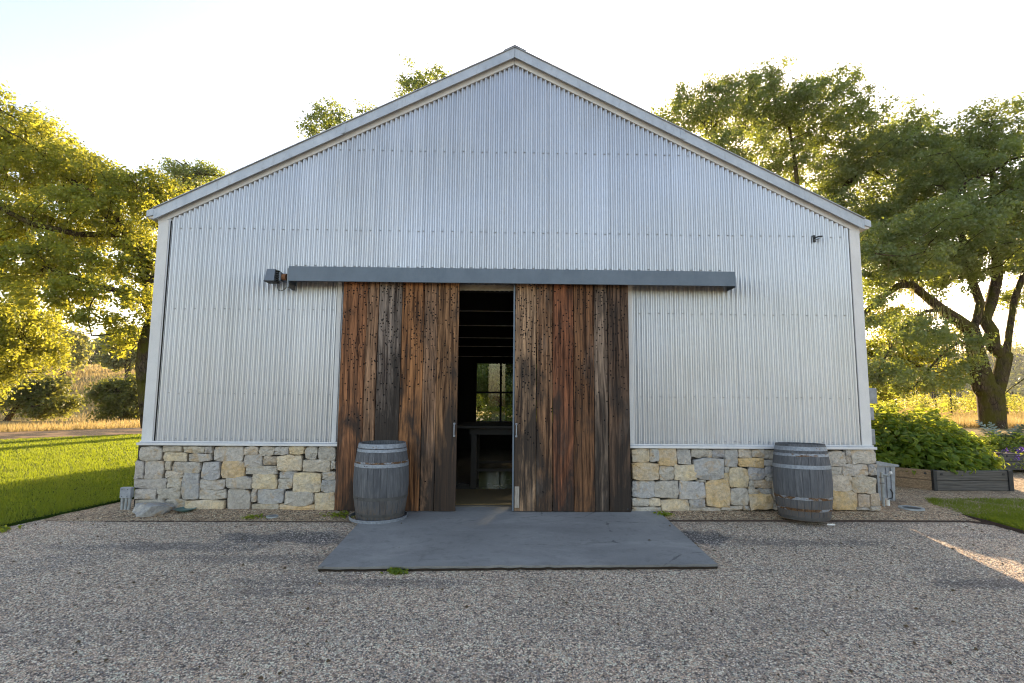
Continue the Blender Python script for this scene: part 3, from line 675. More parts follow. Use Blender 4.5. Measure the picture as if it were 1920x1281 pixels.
RS = [(98,155,222,255,y_),(227,155,288,252,b_),(290,158,420,284,o_),(425,163,523,275,b_),(527,163,640,222,g_),(640,168,674,222,g_),(677,165,765,225,b_),(765,165,857,290,b_),(862,163,957,228,t_),(960,163,1050,220,g_),(1032,170,1135,235,g_),(865,228,1048,292,o_),(1050,238,1135,283,b_),(98,258,288,388,o_),(293,287,400,386,g_),(402,278,560,390,y_),(543,228,762,382,b_),(765,290,795,333,g_),(752,335,797,392,y_),(798,294,935,438,y_),(937,295,1052,385,b_),(1055,285,1130,363,b_),(98,392,266,515,b_),(258,391,430,515,g_),(433,395,625,525,b_),(562,386,628,402,g_),(628,383,803,580,o_),(805,440,938,568,g_),(943,388,975,428,g_),(978,386,1110,445,w_),(1060,367,1112,393,g_),(935,432,978,458,g_),(935,450,1013,487,g_),(1016,448,1110,491,b_),(943,484,1110,598,o_),(1113,370,1165,530,g_),(1113,535,1170,600,g_),(98,520,225,578,g_),(224,518,303,575,y_),(308,525,510,614,y_),(512,520,622,583,b_),(98,582,305,614,g_),(515,585,738,614,t_),(740,573,898,604,t_),(900,570,938,602,g_),
      (1137,168,1310,290,g_),(1312,168,1498,285,t_),(1133,293,1330,430,g_),(1332,290,1525,430,y_),(1168,434,1340,602,t_),(1342,435,1520,602,g_),
      (1500,175,1635,285,g_),(1637,213,1685,268,w_),(1637,170,1670,210,g_),(1674,168,1852,266,g_),(1526,287,1612,350,g_),(1612,270,1800,358,g_),(1802,270,1856,350,b_),(1528,346,1680,466,t_),(1682,359,1848,482,t_),(1523,457,1722,604,o_),(1726,487,1810,580,w_),(1812,480,1875,572,w_),(1718,582,1812,606,g_),(1815,574,1884,604,g_)]
def stone(x0, x1, z0, z1, col, r):
    wd, ht = x1-x0, z1-z0; n = 20 if wd*ht > .02 else 16
    rad = min(wd, ht)*r.uniform(.16, .34); cx, cz = (x0+x1)/2, (z0+z1)/2; out = []
    sk = 0; ch = [r.uniform(.01, .075) for _ in range(4)]
    m4 = n//4
    cj = [(r.uniform(-.15, .05)*min(wd, ht), r.uniform(-.15, .05)*min(wd, ht)) for _ in range(4)]
    sq = []
    for e in range(4):
        for j in range(m4):
            t = -1+2*(j+.5)/m4 if 0 < j < m4-1 else (-1+ch[e]*1.6 if j == 0 else 1-ch[e]*1.6)
            sq.append(((1, t), (-t, 1), (-1, -t), (t, -1))[e])
    for i in range(n):
        u, v_ = sq[i]; c, s_ = u, v_
        q = cj[(0 if c > 0 else 1)+(0 if s_ > 0 else 2)]; wgt = max(0, abs(u)*abs(v_)-.3)
        out.append((cx+u*wd/2+q[0]*wgt*np.sign(c)+r.uniform(-.008, .007), cz+v_*ht/2+q[1]*wgt*np.sign(s_)+r.uniform(-.008, .007)))
    yf = -.062-r.uniform(0, .03); V = []; Fc = []
    tx, tz = r.uniform(-.05, .05), r.uniform(-.05, .05)
    for ring, (sc, yy) in enumerate(((1, .0), (1., yf+.013), (.955, yf+.003), (.55, yf-.004))):
        for (X_, Z_) in out:
            dx, dz = (X_-cx)*sc, (Z_-cz)*sc; j = 0 if ring < 2 else r.uniform(-.008, .008)
            V.append((cx+dx, yy+j+(tx*dx+tz*dz if ring else 0), cz+dz))
    V.append((cx, yf-.006+r.uniform(-.008, .006), cz))
    for ring in range(3):
        for i in range(n): Fc.append((ring*n+i, ring*n+(i+1) % n, (ring+1)*n+(i+1) % n, (ring+1)*n+i))
    for i in range(n): Fc.append((3*n+i, 3*n+(i+1) % n, 4*n))
    return V, Fc
base = empty('stone_base'); base.parent = barn
def lay(lst, ox, oy, sc):
    for i, (a, b0, c, d, col) in enumerate(lst):
        r = random.Random(i*13+int(ox)); p = at(ox+a/sc, oy+d/sc, -.07); q = at(ox+c/sc, oy+b0/sc, -.07)
        z1 = min(q[2], ZL-.042); z0 = max(p[2], -.01); V, Fc = stone(p[0]-.001, q[0]+.001, z0-.001, min(z1+.002, ZL-.041), col, r)
        o = MB().add(V, Fc).build('stone', M['stone'], base, False)
        o.data.polygons.foreach_set('use_smooth', [True]*len(o.data.polygons)); o.data.set_sharp_from_angle(angle=R_(24)); v_ = r.uniform(.85, 1.12)
        o.color = (col[0]*v_, col[1]*v_, col[2]*v_*r.uniform(.95, 1.04), 1)
lay(LS, 200, 780, 4.174); lay(RS, 1160, 800, 3.84)
for (a, c) in ((-W-.04, OX0), (OX1, W+.05)):
    MB().box(a, c, -.012, .019, -.03, ZL-.04).build('mortar', M['mortar'], base)  # dark backing seen in the joints between stones

# sliding doors
def plank(x0, x1, z0, z1, yf, th, col, dens, par, seed, lean=0):
    r = random.Random(seed); nseg = 14; V = []; Fc = []
    eL = [r.uniform(-.003, .003) for _ in range(nseg+1)]; eR = [r.uniform(-.003, .003) for _ in range(nseg+1)]
    for i in range(nseg+1):
        t = i/nseg; z = z0+(z1-z0)*t; xa, xb = x0+.0035+eL[i], x1-.0035+eR[i]; cup = r.uniform(-.0015, .0015)
        V += [(xa, yf+th, z), (xa, yf+.005, z), (xa+.006, yf+cup, z), ((xa+xb)/2, yf-.002+cup, z), (xb-.006, yf+cup, z), (xb, yf+.005, z), (xb, yf+th, z)]
    for i in range(nseg):
        for j in range(6): a = i*7+j; Fc.append((a, a+1, a+8, a+7))
        Fc.append((i*7+6, i*7, (i+1)*7, (i+1)*7+6))
    Fc.append(tuple(range(7))); Fc.append(tuple(nseg*7+j for j in range(7))[::-1])
    o = MB().add(V, Fc).build('plank', M['wood'], par); o.color = (col[0]*.98, col[1]*.90, col[2]*.88, dens); return o
def door(px_edges, cols, dens, seed):
    d = empty('sliding_door'); d.parent = barn
    xe = [at(p, 960, -.15)[0] for p in px_edges]
    for i in range(len(xe)-1):
        yf = -.150-[0, .012, .003, .015, .005, .011, .001][i]
        plank(xe[i], xe[i+1], .052+random.uniform(0, .006), 3.20, yf, .045, cols[i], dens[i], d, seed+i)
    # backing ledgers
    for z in (.3, 1.6, 2.9): MB().box(xe[0]+.03, xe[-1]-.03, -.104, -.065, z-.09, z+.09).build('ledger', M['beam'], d)
    return d, xe
OR, BR, TN, GY, RD = (.36, .17, .085), (.26, .13, .075), (.38, .235, .145), (.27, .235, .205), (.30, .125, .065)
d1, xe1 = door([626, 674, 697, 743, 786, 813, 854], [OR, TN, GY, (.37, .18, .08), TN, (.33, .19, .10)], [.9, .55, 1, .75, .9, .8], 100)
d2, xe2 = door([963, 1005, 1036, 1077, 1116, 1143, 1184], [(.44, .30, .19), (.30, .175, .10), RD, (.22, .115, .06), (.28, .22, .17), (.15, .10, .07)], [1.1, .9, .55, .8, .95, .6], 200)
for (dd, xx, px) in ((d1, xe1[-1]-.035, 0), (d2, xe2[0]+.028, 1)):
    h = MB(); h.box(xx-.014, xx+.014, -.168, -.158, 1.175, 1.20, .002).box(xx-.014, xx+.014, -.168, -.158, 1.015, 1.04, .002)
    h.tube([(xx, -.168, 1.188), (xx, -.195, 1.178), (xx, -.2, 1.15), (xx, -.2, 1.06), (xx, -.195, 1.035), (xx, -.168, 1.028)], .007, 8)
    h.build('handle', M['box'], dd, True)
MB().box(xe2[0]-.022, xe2[0]-.001, -.158, -.10, .06, 3.19).build('edge_strip', M['track'], d2)
MB().box(xe2[0]+.012, xe2[0]+.072, -.166, -.158, .10, .375, .003).build('wood_patch', M['plate'], d2)
for z in (.09,):
    MB().tube([(xe2[-1]-.05, -.160, .09), (xe2[-1]-.05, -.166, .09)], .012, 8).build('bolt', M['dark'], d2)

# track cover over the doors
tc = empty('track_cover'); tc.parent = barn
MB().box(-3.012, 3.018, -.290, -.284, 3.070, 3.268).build('front_plate', M['track'], tc)
MB().add([(-3.012, -.284, 3.262), (3.018, -.284, 3.262), (3.018, -.02, 3.30), (-3.012, -.02, 3.30), (-3.012, -.284, 3.268), (3.018, -.284, 3.268), (3.018, -.02, 3.306), (-3.012, -.02, 3.306)], [(0, 1, 2, 3), (4, 7, 6, 5), (0, 4, 5, 1), (1, 5, 6, 2), (2, 6, 7, 3), (3, 7, 4, 0)]).build('top_plate', M['track'], tc)
for x in (-3.014, 3.012): MB().box(x, x+.008, -.284, -.02, 3.05, 3.262).build('end_plate', M['track'], tc)
MB().box(-3.0, 3.0, -.284, -.262, 3.0685, 3.074).build('lip', M['track'], tc)
MB().box(-3.0, 3.0, -.10, -.02, 3.15, 3.26).build('ledger_board', M['tanp'], tc)
MB().box(-3.045, -3.020, -.24, -.02, 2.99, 3.25).build('end_bracket', M['iron'], tc)

# interior
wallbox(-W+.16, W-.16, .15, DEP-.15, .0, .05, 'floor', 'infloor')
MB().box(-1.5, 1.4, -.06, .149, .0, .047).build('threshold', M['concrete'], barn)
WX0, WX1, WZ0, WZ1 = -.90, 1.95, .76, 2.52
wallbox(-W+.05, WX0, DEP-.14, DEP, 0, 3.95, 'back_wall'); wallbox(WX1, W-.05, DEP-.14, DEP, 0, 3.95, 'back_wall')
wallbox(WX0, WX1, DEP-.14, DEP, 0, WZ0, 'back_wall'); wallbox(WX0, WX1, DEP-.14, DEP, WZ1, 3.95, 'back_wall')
win = empty('window', (0, DEP-.07, 0)); win.parent = barn
xm = [WX0, -.17, .56, 1.28, WX1]
for i in range(4):
    for (za, zb) in ((WZ0+.03, 1.62), (1.66, WZ1-.03)):
        MB().box(xm[i]+.03, xm[i+1]-.03, -.004, .004, za+.0, zb).build('pane', M['glass'], win)
for x in xm: MB().box(x-.03, x+.03, -.04, .04, WZ0, WZ1).build('mullion', M['furn'], win)
for z in (WZ0+.0, 1.61, WZ1-.05): MB().box(WX0, WX1, -.038, .038, z, z+.05).build('rail', M['furn'], win)
for i, (yy, py) in enumerate(((.75, 546), (2.05, 584), (3.5, 611), (4.8, 634), (6.0, 650), (7.3, 669))):
    z = at(910, py, yy)[2]; q = MB().box(-W+.3, W-.3, yy, yy+.05, z, z+.012)
    q.build('purlin', M['purlin'], barn)
    MB().box(-W+.3, W-.3, yy+.01, yy+.06, z+.016, 3.5).build('joist', M['inwall'], barn)
MB().box(-1.75, -1.68, 1.5, 7.8, .05, 2.4).build('partition', M['inwall'], barn)
tb = empty('tall_table', (.13, 2.0, .05)); tag(tb, 'black tall bar table standing inside the open doorway', 'table')
MB().box(-1.05, 1.3, -.6, .6, .975, 1.02, .004).build('tabletop', M['furn'], tb)
MB().box(-.8, 1.1, -.5, .5, .87, .972).build('apron', M['furn'], tb)
for (x, y) in ((-.72, -.5), (1.1, -.5), (-.72, .5), (1.1, .5)): MB().box(x-.045, x+.045, y-.045, y+.045, 0, .869).build('leg', M['furn'], tb)
MB().box(-.674, 1.054, -.515, -.485, .28, .32).build('stretcher', M['furn'], tb)
MB().box(-.674, 1.054, .485, .515, .28, .32).build('stretcher', M['furn'], tb)
tag(MB().box(-1.3, 1.1, .24, 1.38, .052, .068, .004).build('door_mat', M['mat_'] ), 'brown coir door mat just inside the barn doorway', 'mat')
pn = empty('leaning_canvas', (-1.62, 4.2, .05)); tag(pn, 'cream canvas panel standing along the wall inside the barn', 'panel')
MB().box(-.03, .0, -1.0, 1.0, .55, 2.1).build('canvas', M['cream'], pn); MB().box(-.035, -.031, -1.04, 1.04, .0, 2.14).build('frame', M['furn'], pn)

# ---------------------------------------------------------------- small fittings on and beside the barn
fl_ = empty('floodlight', (-3.18, 0, 3.16)); tag(fl_, 'grey floodlight with black cable loop left of the door track', 'lamp')
b = MB(); c0 = at(495, 528, -.26)-np.array([-3.18, 0, 3.16]); 
b.add([(-.155, -.27, -.085), (-.03, -.27, -.085), (-.03, -.10, -.085), (-.155, -.10, -.085), (-.14, -.24, .078), (-.03, -.24, .078), (-.03, -.10, .085), (-.14, -.10, .085)], [(0, 3, 2, 1), (4, 5, 6, 7), (0, 1, 5, 4), (1, 2, 6, 5), (2, 3, 7, 6), (3, 0, 4, 7)])
b.build('housing', M['lamp'], fl_)
MB().box(-.162, -.022, -.278, -.10, -.096, -.086).build('rim', M['dark'], fl_)
b = MB(); 
for zz in (-.06, -.03, 0, .03, .06): b.box(-.029, .004, -.23, -.11, zz-.006, zz+.006)
b.build('cooling_fins', M['dark'], fl_)
MB().box(.005, .03, -.20, -.10, -.07, .045).build('bracket', M['lamp'], fl_)
MB().tube([(.031, -.14, -.01), (.085, -.14, -.01)], .046, 14).build('swivel', M['rustlite'], fl_, True)
MB().box(.06, .10, -.13, -.012, -.055, .04, .006).build('junction_box', M['dark'], fl_)
MB().tube([(-.012+.035*0-.02, -.15, -.09), (-.03, -.15, -.15), (-.015, -.15, -.19), (.02, -.15, -.205), (.06, -.14, -.185), (.085, -.12, -.14), (.088, -.1, -.05)], .0055, 8).build('cable', M['dark'], fl_, True)
br = empty('wall_bracket', (4.30, -.012, 3.83)); tag(br, 'small dark metal bracket high on the right of the wall', 'bracket')
MB().box(-.018, .018, -.012, 0, -.05, .05).build('plate', M['dark'], br)
MB().tube([(0, -.01, .01), (.03, -.07, .015), (.07, -.09, .012)], .010, 8).build('arm', M['dark'], br, True)
MB().tube([(0, -.01, -.02), (.03, -.05, -.02), (.05, -.07, .0)], .007, 8).build('hook', M['iron'], br, True)

pb = empty('conduit_box', (-5.02, -.10, 0)); tag(pb, 'small grey electrical box on three conduits at the left corner', 'electrical box')
MB().box(-.075, .065, -.05, .02, .20, .335, .006).build('box', M['box'], pb)
b = MB()
for x in (-.045, .025):
    for z in (.225, .31): b.tube([(x, -.05, z), (x, -.054, z)], .005, 6)
b.build('cover_screws', M['dark'], pb)
for x in (-.055, -.005, .042): MB().tube([(x, -.015, .199), (x, -.015, .14), (x*.8-.005, -.015, -.01)], [.020, .017, .017], 12).build('conduit', M['pvc'], pb, True)

def rock(name, c, s, seed, mat, n=3, zr=0):
    import bmesh
    me = bpy.data.meshes.new(name); bm = bmesh.new(); bmesh.ops.create_icosphere(bm, subdivisions=n, radius=1)
    r = random.Random(seed); ax = [Vector((r.gauss(0, 1), r.gauss(0, 1), r.gauss(0, 1))).normalized() for _ in range(14)]
    for v_ in bm.verts:
        p = v_.co.copy(); 
        for a in ax:
            d = p.dot(a)
            if d > .55: p -= a*(d-.55)*.97
        p += Vector((r.uniform(-.02, .02),)*3); v_.co = Vector((p.x*s[0], p.y*s[1], p.z*s[2]))
    bm.to_mesh(me); bm.free(); o = link(name, me, mat); o.location = c; o.rotation_euler.z = zr; return o
rk = rock('rock', (-4.60, -.24, .085), (.36, .17, .135), 5, M['stone']); rk.color = (.33, .34, .35, 1); tag(rk, 'flat loose grey rock lying on gravel against the left stone base', 'rock')
rk = rock('rock', (-1.64, -2.62, .004), (.02, .014, .012), 9, M['stone'], 2); rk.color = (.2, .1, .07, 1); tag(rk, 'tiny brown pebble alone on the gravel in front of the pad', 'pebble')
tag(MB().lathe([(.0, .03), (.03, .03), (.035, .034), (.085, .055), (.12, .075), (.124, .078), (.12, .08), (.07, .06), (0, .055)], 24, (-4.22, -.17, .0)).build('saucer', M['teal'], None, True), 'teal glazed saucer beside the flat rock', 'saucer')
def drain(c, r, label):
    d = empty('drain', (c[0], c[1], c[2])); tag(d, label, 'drain')
    MB().lathe([(r*.72, .0), (r*.74, .012), (r, .012), (r*1.02, -.005)], 32).build('rim', M['pvc'], d, True)
    g = MB().lathe([(0, .004), (r*.715, .004)], 32)
    g.build('grate', M['dark'], d)
    for k in range(-3, 4):
        x = k*r*.19; L_ = math.sqrt(max(0, (r*.68)**2-x*x)); MB().box(x-.004, x+.004, -L_, L_, .005, .009).build('bar', M['iron'], d)
drain((5.55, .12, .055), .15, 'round drain grate with pale rim in gravel right of the barn')
drain((-3.02, -.36, .022), .07, 'small round valve cover in gravel below the left stone base')

# right corner electrical gear
for i, (pxa, pya, pxb, pyb, lab) in enumerate(((1627, 728, 1644, 757, 'top grey meter box on the right corner of the barn'), (1629, 764, 1639, 788, 'middle narrow grey meter box on the right corner of the barn'), (1632, 805, 1641, 834, 'lowest grey meter box on the right corner just above the stone'))):
    p, q = at(pxa, pyb, .35), at(pxb, pya, .35)
    e = empty('meter_box', (W-.002, .35, p[2])); tag(e, lab, 'meter box', 'meter boxes on the right corner'); ww = q[0]-W; hh = q[2]-p[2]
    MB().box(0, ww, 0, .3, 0, hh, .008).build('housing', M['box'], e); MB().box(.02, ww-.015, -.008, -.001, .03, hh-.03, .002).build('door', M['box'], e)
    MB().tube([(ww*.5, .1, -.002), (ww*.5, .1, -.05)], .016, 8).build('conduit', M['pvc'], e, True)
ub = empty('utility_cabinet', (5.44, .66, .05)); tag(ub, 'grey plastic utility cabinet with sloped lid behind the right stone corner', 'cabinet')
b = MB(); b.add([(-.06, 0, 0), (.30, 0, 0), (.30, .45, 0), (-.06, .45, 0), (-.06, 0, .52), (.33, 0, .50), (.33, .45, .50), (-.06, .45, .52)], [(0, 3, 2, 1), (4, 5, 6, 7), (0, 1, 5, 4), (1, 2, 6, 5), (2, 3, 7, 6), (3, 0, 4, 7)]); b.build('body', M['box'], ub)
b = MB(); b.add([(-.06, -.03, .522), (.37, -.03, .500), (.37, .47, .500), (-.06, .47, .522), (-.06, -.03, .60), (.37, -.03, .53), (.37, .47, .53), (-.06, .47, .60)], [(0, 3, 2, 1), (4, 5, 6, 7), (0, 1, 5, 4), (1, 2, 6, 5), (2, 3, 7, 6), (3, 0, 4, 7)]); b.build('lid', M['box'], ub)
for x in (.18, .25): MB().box(x, x+.012, -.018, -.001, .02, .49).build('rib', M['box'], ub)
fc = empty('standpipe', (5.28, .28, .04)); tag(fc, 'old grey water standpipe with tap in front of the utility cabinet', 'standpipe')
MB().tube([(0, 0, 0), (0, 0, .38), (0, 0, .48)], .021, 10).build('pipe', M['pvc'], fc, True)
for z in (.32, .40): MB().tube([(0, 0, z), (0, 0, z+.02)], .032, 10).build('collar', M['iron'], fc, True)
MB().tube([(0, 0, .45), (.08, -.02, .44), (.11, -.03, .47)], .018, 8).build('tap', M['pvc'], fc, True); MB().tube([(.11, -.03, .47), (.11, -.03, .50)], [.022, .012], 8).build('tap_knob', M['white'], fc, True)
MB().tube([(.09, -.03, .25), (.12, -.03, .2), (.11, -.03, .13), (.05, -.02, .11)], .009, 8).build('hose', M['dark'], fc, True)
MB().tube([(.10, .05, 0), (.10, .05, .11)], .026, 10).build('white_cap', M['white'], fc, True)

# ---------------------------------------------------------------- barrels
def barrel(loc, h, rb, re_, label, hoops, tilt=(0, 0), missing_top=False, head=True):
    root = empty('wine_barrel', loc); root.rotation_euler = (tilt[0], tilt[1], random.uniform(0, 6)); tag(root, label, 'barrel', 'wine barrels beside the doors')
    n = 26; rr = lambda z: re_+(rb-re_)*(1-(2*z/h-1)**2)
    me = None; nz = 12; V = []; Fc = []; da = 2*math.pi/n
    for i in range(nz+1):
        z = h*i/nz; r = rr(z)
        for (a, q) in ((-.5, -.022), (-.488, -.002), (-.46, .0), (0, .0006), (.46, .0), (.488, -.002), (.5, -.022)): V.append(((r+q)*math.cos(a*da), (r+q)*math.sin(a*da), z))
    for i in range(nz):
        for j in range(6): a = i*7+j; Fc.append((a, a+1, a+8, a+7))
        Fc.append((i*7+6, i*7, i*7+7, i*7+13))
    Fc.append(tuple(range(7))[::-1]); Fc.append(tuple(nz*7+j for j in range(7)))
    st = MB().add(V, Fc).build('stave', M['stave'], root, True); me = st.data
    for k in range(1, n):
        c = st.copy(); COL.objects.link(c); c.parent = root; c.rotation_euler.z = k*da; c.scale = (1+random.uniform(-.004, .004),)*2+(1,)
    for (z0, z1, mt) in hoops:
        pr = [(rr(z0)+.0005, z0), (rr(z0)+.004, z0), (rr((z0+z1)/2)+.0045, (z0+z1)/2), (rr(z1)+.004, z1), (rr(z1)+.0005, z1)]
        hp = MB().lathe(pr, 48).build('hoop', M[mt], root, True)
        a = random.uniform(0, 6); q = MB(); 
        for s in (0, .1): rv = rr((z0+z1)/2)+.0045; q.tube([(rv*math.cos(a+s), rv*math.sin(a+s), (z0+z1)/2), ((rv+.004)*math.cos(a+s), (rv+.004)*math.sin(a+s), (z0+z1)/2)], .006, 6)
        q.build('rivets', M['dark'], root)
    if head: MB().lathe([(0, h-.045), (rr(h-.04)-.02, h-.045)], 32).build('head', M['stave'], root)
    MB().lathe([(0, .03), (rr(.03)-.02, .03)], 32).build('bottom_head', M['stave'], root)
    return root
barrel((float(at(715, 900, -.46)[0]), -.46, .052), .915, .338, .284, 'weathered grey open barrel before the left door, hoop fallen at its foot',
       [(.862, .912, 'hoop'), (.815, .848, 'hoop'), (.635, .675, 'hoop'), (.678, .700, 'hoop_rust'), (.245, .285, 'hoop_dark'), (.05, .085, 'hoop_dark')], (0, .0), head=False)
fh = empty('fallen_hoop', (float(at(712, 900, -.47)[0]), -.47, .044)); tag(fh, 'grey metal hoop fallen flat around the foot of the left barrel', 'hoop')
MB().lathe([(.345, .0), (.352, .0), (.356, .036), (.350, .038), (.345, .0)], 48).build('band', M['hoop'], fh, True)
MB().box(.352, .362, -.03, .03, .004, .034).build('lap', M['hoop'], fh).rotation_euler.z = -1.5
barrel((float(at(1505, 900, -.43)[0]), -.43, .055), .925, .338, .284, 'leaning weathered barrel with rust streaked hoops against the right stone wall',
       [(.845, .895, 'hoop'), (.775, .81, 'hoop_mid'), (.625, .67, 'hoop'), (.25, .285, 'hoop_rust'), (.115, .145, 'hoop_rust'), (.01, .045, 'hoop_dark')], (R_(-1.8), R_(1.2)))
tag(MB().box(3.83, 3.93, -.728, -.724, .028, .046).build('paper_tag', M['white']), 'small white tag at the foot of the right barrel', 'tag')

# ---------------------------------------------------------------- trees
def unit(v_): return v_/(np.linalg.norm(v_, axis=-1, keepdims=True)+1e-9)
def grow(starts, lobes, seed, natt=900, step=.45, infl=3.2, kill=.75, iters=90):
    """space colonisation: starts = list of (polyline, parent_index_or_-1); returns nodes, parents"""
    g = np.random.default_rng(seed); A = []
    vol = np.array([l[3]*l[4]*l[5] for l in lobes]); cnt = np.maximum(12, (natt*vol**.75/sum(vol**.75))).astype(int)
    for l, c in zip(lobes, cnt):
        d = unit(g.normal(size=(c, 3))); r = g.random(c)**.42; A.append(np.array(l[:3])+d*r[:, None]*np.array(l[3:6]))
    A = np.concatenate(A); sz = float(np.mean([l[3] for l in lobes])); A = A+g.normal(0, .09*sz, A.shape)
    f = 2.6/sz; q = np.sin(A[:, 0]*f+seed)*np.cos(A[:, 2]*f*1.3+seed*.7)+np.sin(A[:, 1]*f*1.1+A[:, 2]*f*.6+1.7*seed)*.8+.5*np.sin((A[:, 0]+A[:, 2])*f*2.1)
    A = A[(q > -.62) | (g.random(len(A)) < .12)]; N = []; P = []
    for (pl, par) in starts:
        last = par
        pl = [np.array(p, float) for p in pl]
        if par < 0: N.append(pl[0]); P.append(-1); last = 0
        prev = N[last]
        for p in pl[(1 if par < 0 else 0):]:
            L_ = np.linalg.norm(p-prev); k = max(1, int(L_/step))
            for j in range(1, k+1):
                q = prev+(p-prev)*j/k; N.append(q); P.append(last); last = len(N)-1
            prev = p
    N = [np.array(n_) for n_ in N]; arr = np.array(N)
    D = np.linalg.norm(A[:, None]-arr[None], axis=2); near = D.argmin(1); nd = D.min(1); alive = np.ones(len(A), bool)
    for it in range(iters):
        sel = alive & (nd < infl*(3 if it < 25 else 1))
        if not sel.any(): break
        base_ = len(N); new = []
        for k in np.unique(near[sel]):
            a = A[sel & (near == k)]; d = unit(unit(a-N[k]).mean(0)+g.normal(0, .16, 3)); new.append((N[k]+d*step, k))
        for p, k in new: N.append(p); P.append(int(k))
        q = np.array([p for p, k in new]); D = np.linalg.norm(A[:, None]-q[None], axis=2); mi = D.argmin(1); md = D.min(1)
        up_ = md < nd; near[up_] = base_+mi[up_]; nd[up_] = md[up_]; alive &= nd > kill
        if len(N) > 9000: break
    return np.array(N), np.array(P), A
def radii(N, P, base_r, ex=1.45):
    n = len(N); tips = np.zeros(n); ch = np.zeros(n, int)
    for i in range(1, n): ch[P[i]] += 1
    for i in range(n-1, -1, -1):
        if ch[i] == 0: tips[i] = 1
        if P[i] >= 0: tips[P[i]] += tips[i]
    r = base_r*(tips/tips[0])**(1/ex); main = -np.ones(n, int)
    for i in range(1, n):
        if main[P[i]] < 0 or tips[i] > tips[main[P[i]]]: main[P[i]] = i
    for i in range(n):
        j = main[i]
        if j >= 0: r[j] = max(r[j], min(r[i]*.925, r[j]*1.9))
    return r, ch
def wood_mesh(name, N, P, r, mat, parent, sides_big=10, minr=0.0, seed=0):
    g = np.random.default_rng(seed); V = []; Fc = []; nb = 0
    i = np.where(P >= 0)[0]; i = i[r[i] >= minr]
    for k, big in ((sides_big, True), (4, False)):
        s = i[(r[i] > .06)] if big else i[(r[i] <= .06)]
        if len(s) == 0: continue
        a = N[P[s]]; b2 = N[s]; t = unit(b2-a); ref = np.where(np.abs(t[:, 2:3]) < .9, np.array([[0, 0, 1.]]), np.array([[1., 0, 0]])); u = unit(np.cross(t, ref)); v_ = np.cross(t, u)
        ra = np.minimum(r[P[s]], r[s]*1.35); rb_ = r[s]; ang = np.arange(k)*2*np.pi/k; c, sn = np.cos(ang), np.sin(ang)
        dirs = u[:, None]*c[None, :, None]+v_[:, None]*sn[None, :, None]
        ov = t*ra[:, None]*.25
        A1 = (a-ov)[:, None]+dirs*ra[:, None, None]; B1 = (b2+ov*.4)[:, None]+dirs*rb_[:, None, None]
        V.append(np.concatenate([A1, B1], 1).reshape(-1, 3)); m_ = len(s); off = nb+np.arange(m_)[:, None]*2*k; j = np.arange(k); j2 = (j+1) % k
        Fc.append(np.stack([off+j, off+j2, off+k+j2, off+k+j], -1).reshape(-1, 4)); nb += m_*2*k
    return np_mesh(name, np.concatenate(V), np.concatenate(Fc), mat, parent, True)
def leaves(name, C, n_per, sig, size, mat, parent, seed, flat=.6, up=.5):
    g = np.random.default_rng(seed); n = len(C)*n_per; sc = g.uniform(.6, 1.35, len(C))
    off = g.normal(0, 1, (n, 3)); p = np.repeat(C, n_per, 0)+off*np.array([sig, sig, sig*flat])*np.repeat(sc, n_per)[:, None]
    nr = unit(g.normal(0, .55, (n, 3))+off*.55+np.array([0, 0, up])); a = unit(np.cross(nr, g.normal(0, 1, (n, 3)))); b2 = np.cross(nr, a); s = size*g.uniform(.6, 1.3, n)[:, None]
    V = np.stack([p-a*s*.5, p+b2*s*.28+nr*s*.06, p+a*s*.5, p-b2*s*.28+nr*s*.06], 1).reshape(-1, 3)
    return np_mesh(name, V, np.arange(n*4).reshape(-1, 4), mat, parent)
def tree(name, label, cat, group, starts, lobes, seed, leafmat, n_leaf, size, natt=900, step=.45, base_r=.4, sig=.2, barkm='bark', flat=.6, twig=.03, minr=.0, moss=0):
    N, P, A = grow(build_starts(starts, step), lobes, seed, natt, step)
    r, ch = radii(N, P, base_r); r = np.maximum(r, .0075)
    root = empty(name, tuple(N[0])); tag(root, label, cat, group)
    o = wood_mesh('trunk', N-N[0], P, r, M[barkm], root, minr=minr, seed=seed)
    tips = np.where((r < np.quantile(r, .80)) & (np.arange(len(N)) > 3))[0]; n_per = max(1, n_leaf//len(tips))
    g0 = np.random.default_rng(seed+1); C = np.concatenate([A[g0.permutation(len(A))[:int(len(A)*.62)]], N[tips][g0.permutation(len(tips))[:len(tips)//4]]])
    leaves('crown', C-N[0], max(1, n_leaf//len(C)), sig, size, M[leafmat], root, seed, .85)
    if moss:
        g = np.random.default_rng(seed+5); zc = N[:, 2]; c = np.where((r > .03) & (r < .25) & (zc > 1.6) & (zc < zc.max()*.6))[0]
        if len(c):
            k = g.choice(c, moss); q = N[k]-N[0]+g.normal(0, .12, (moss, 3)); L_ = g.uniform(.15, .6, moss); a = g.uniform(0, 6.28, moss); wd = .018
            dx = np.column_stack([np.cos(a)*wd, np.sin(a)*wd, np.zeros(moss)]); dn = np.column_stack([g.normal(0, .04, moss), g.normal(0, .04, moss), -L_])
            np_mesh('hanging_lichen', np.stack([q-dx, q+dx, q+dn+dx*.3, q+dn-dx*.3], 1).reshape(-1, 3), np.arange(moss*4).reshape(-1, 4), M['moss'], root)
    return root
def A_(px, py, Y, dz=0): p = at(px, py, Y); return (p[0], p[1], p[2]+dz)
def lb(px, py, Y, rx, rz, ry=None):
    s = (Y-CAM[1])/F_PX; p = at(px, py, Y); return (p[0], p[1], p[2], rx*s, ry if ry else max(1.2, rx*s*.9), rz*s)

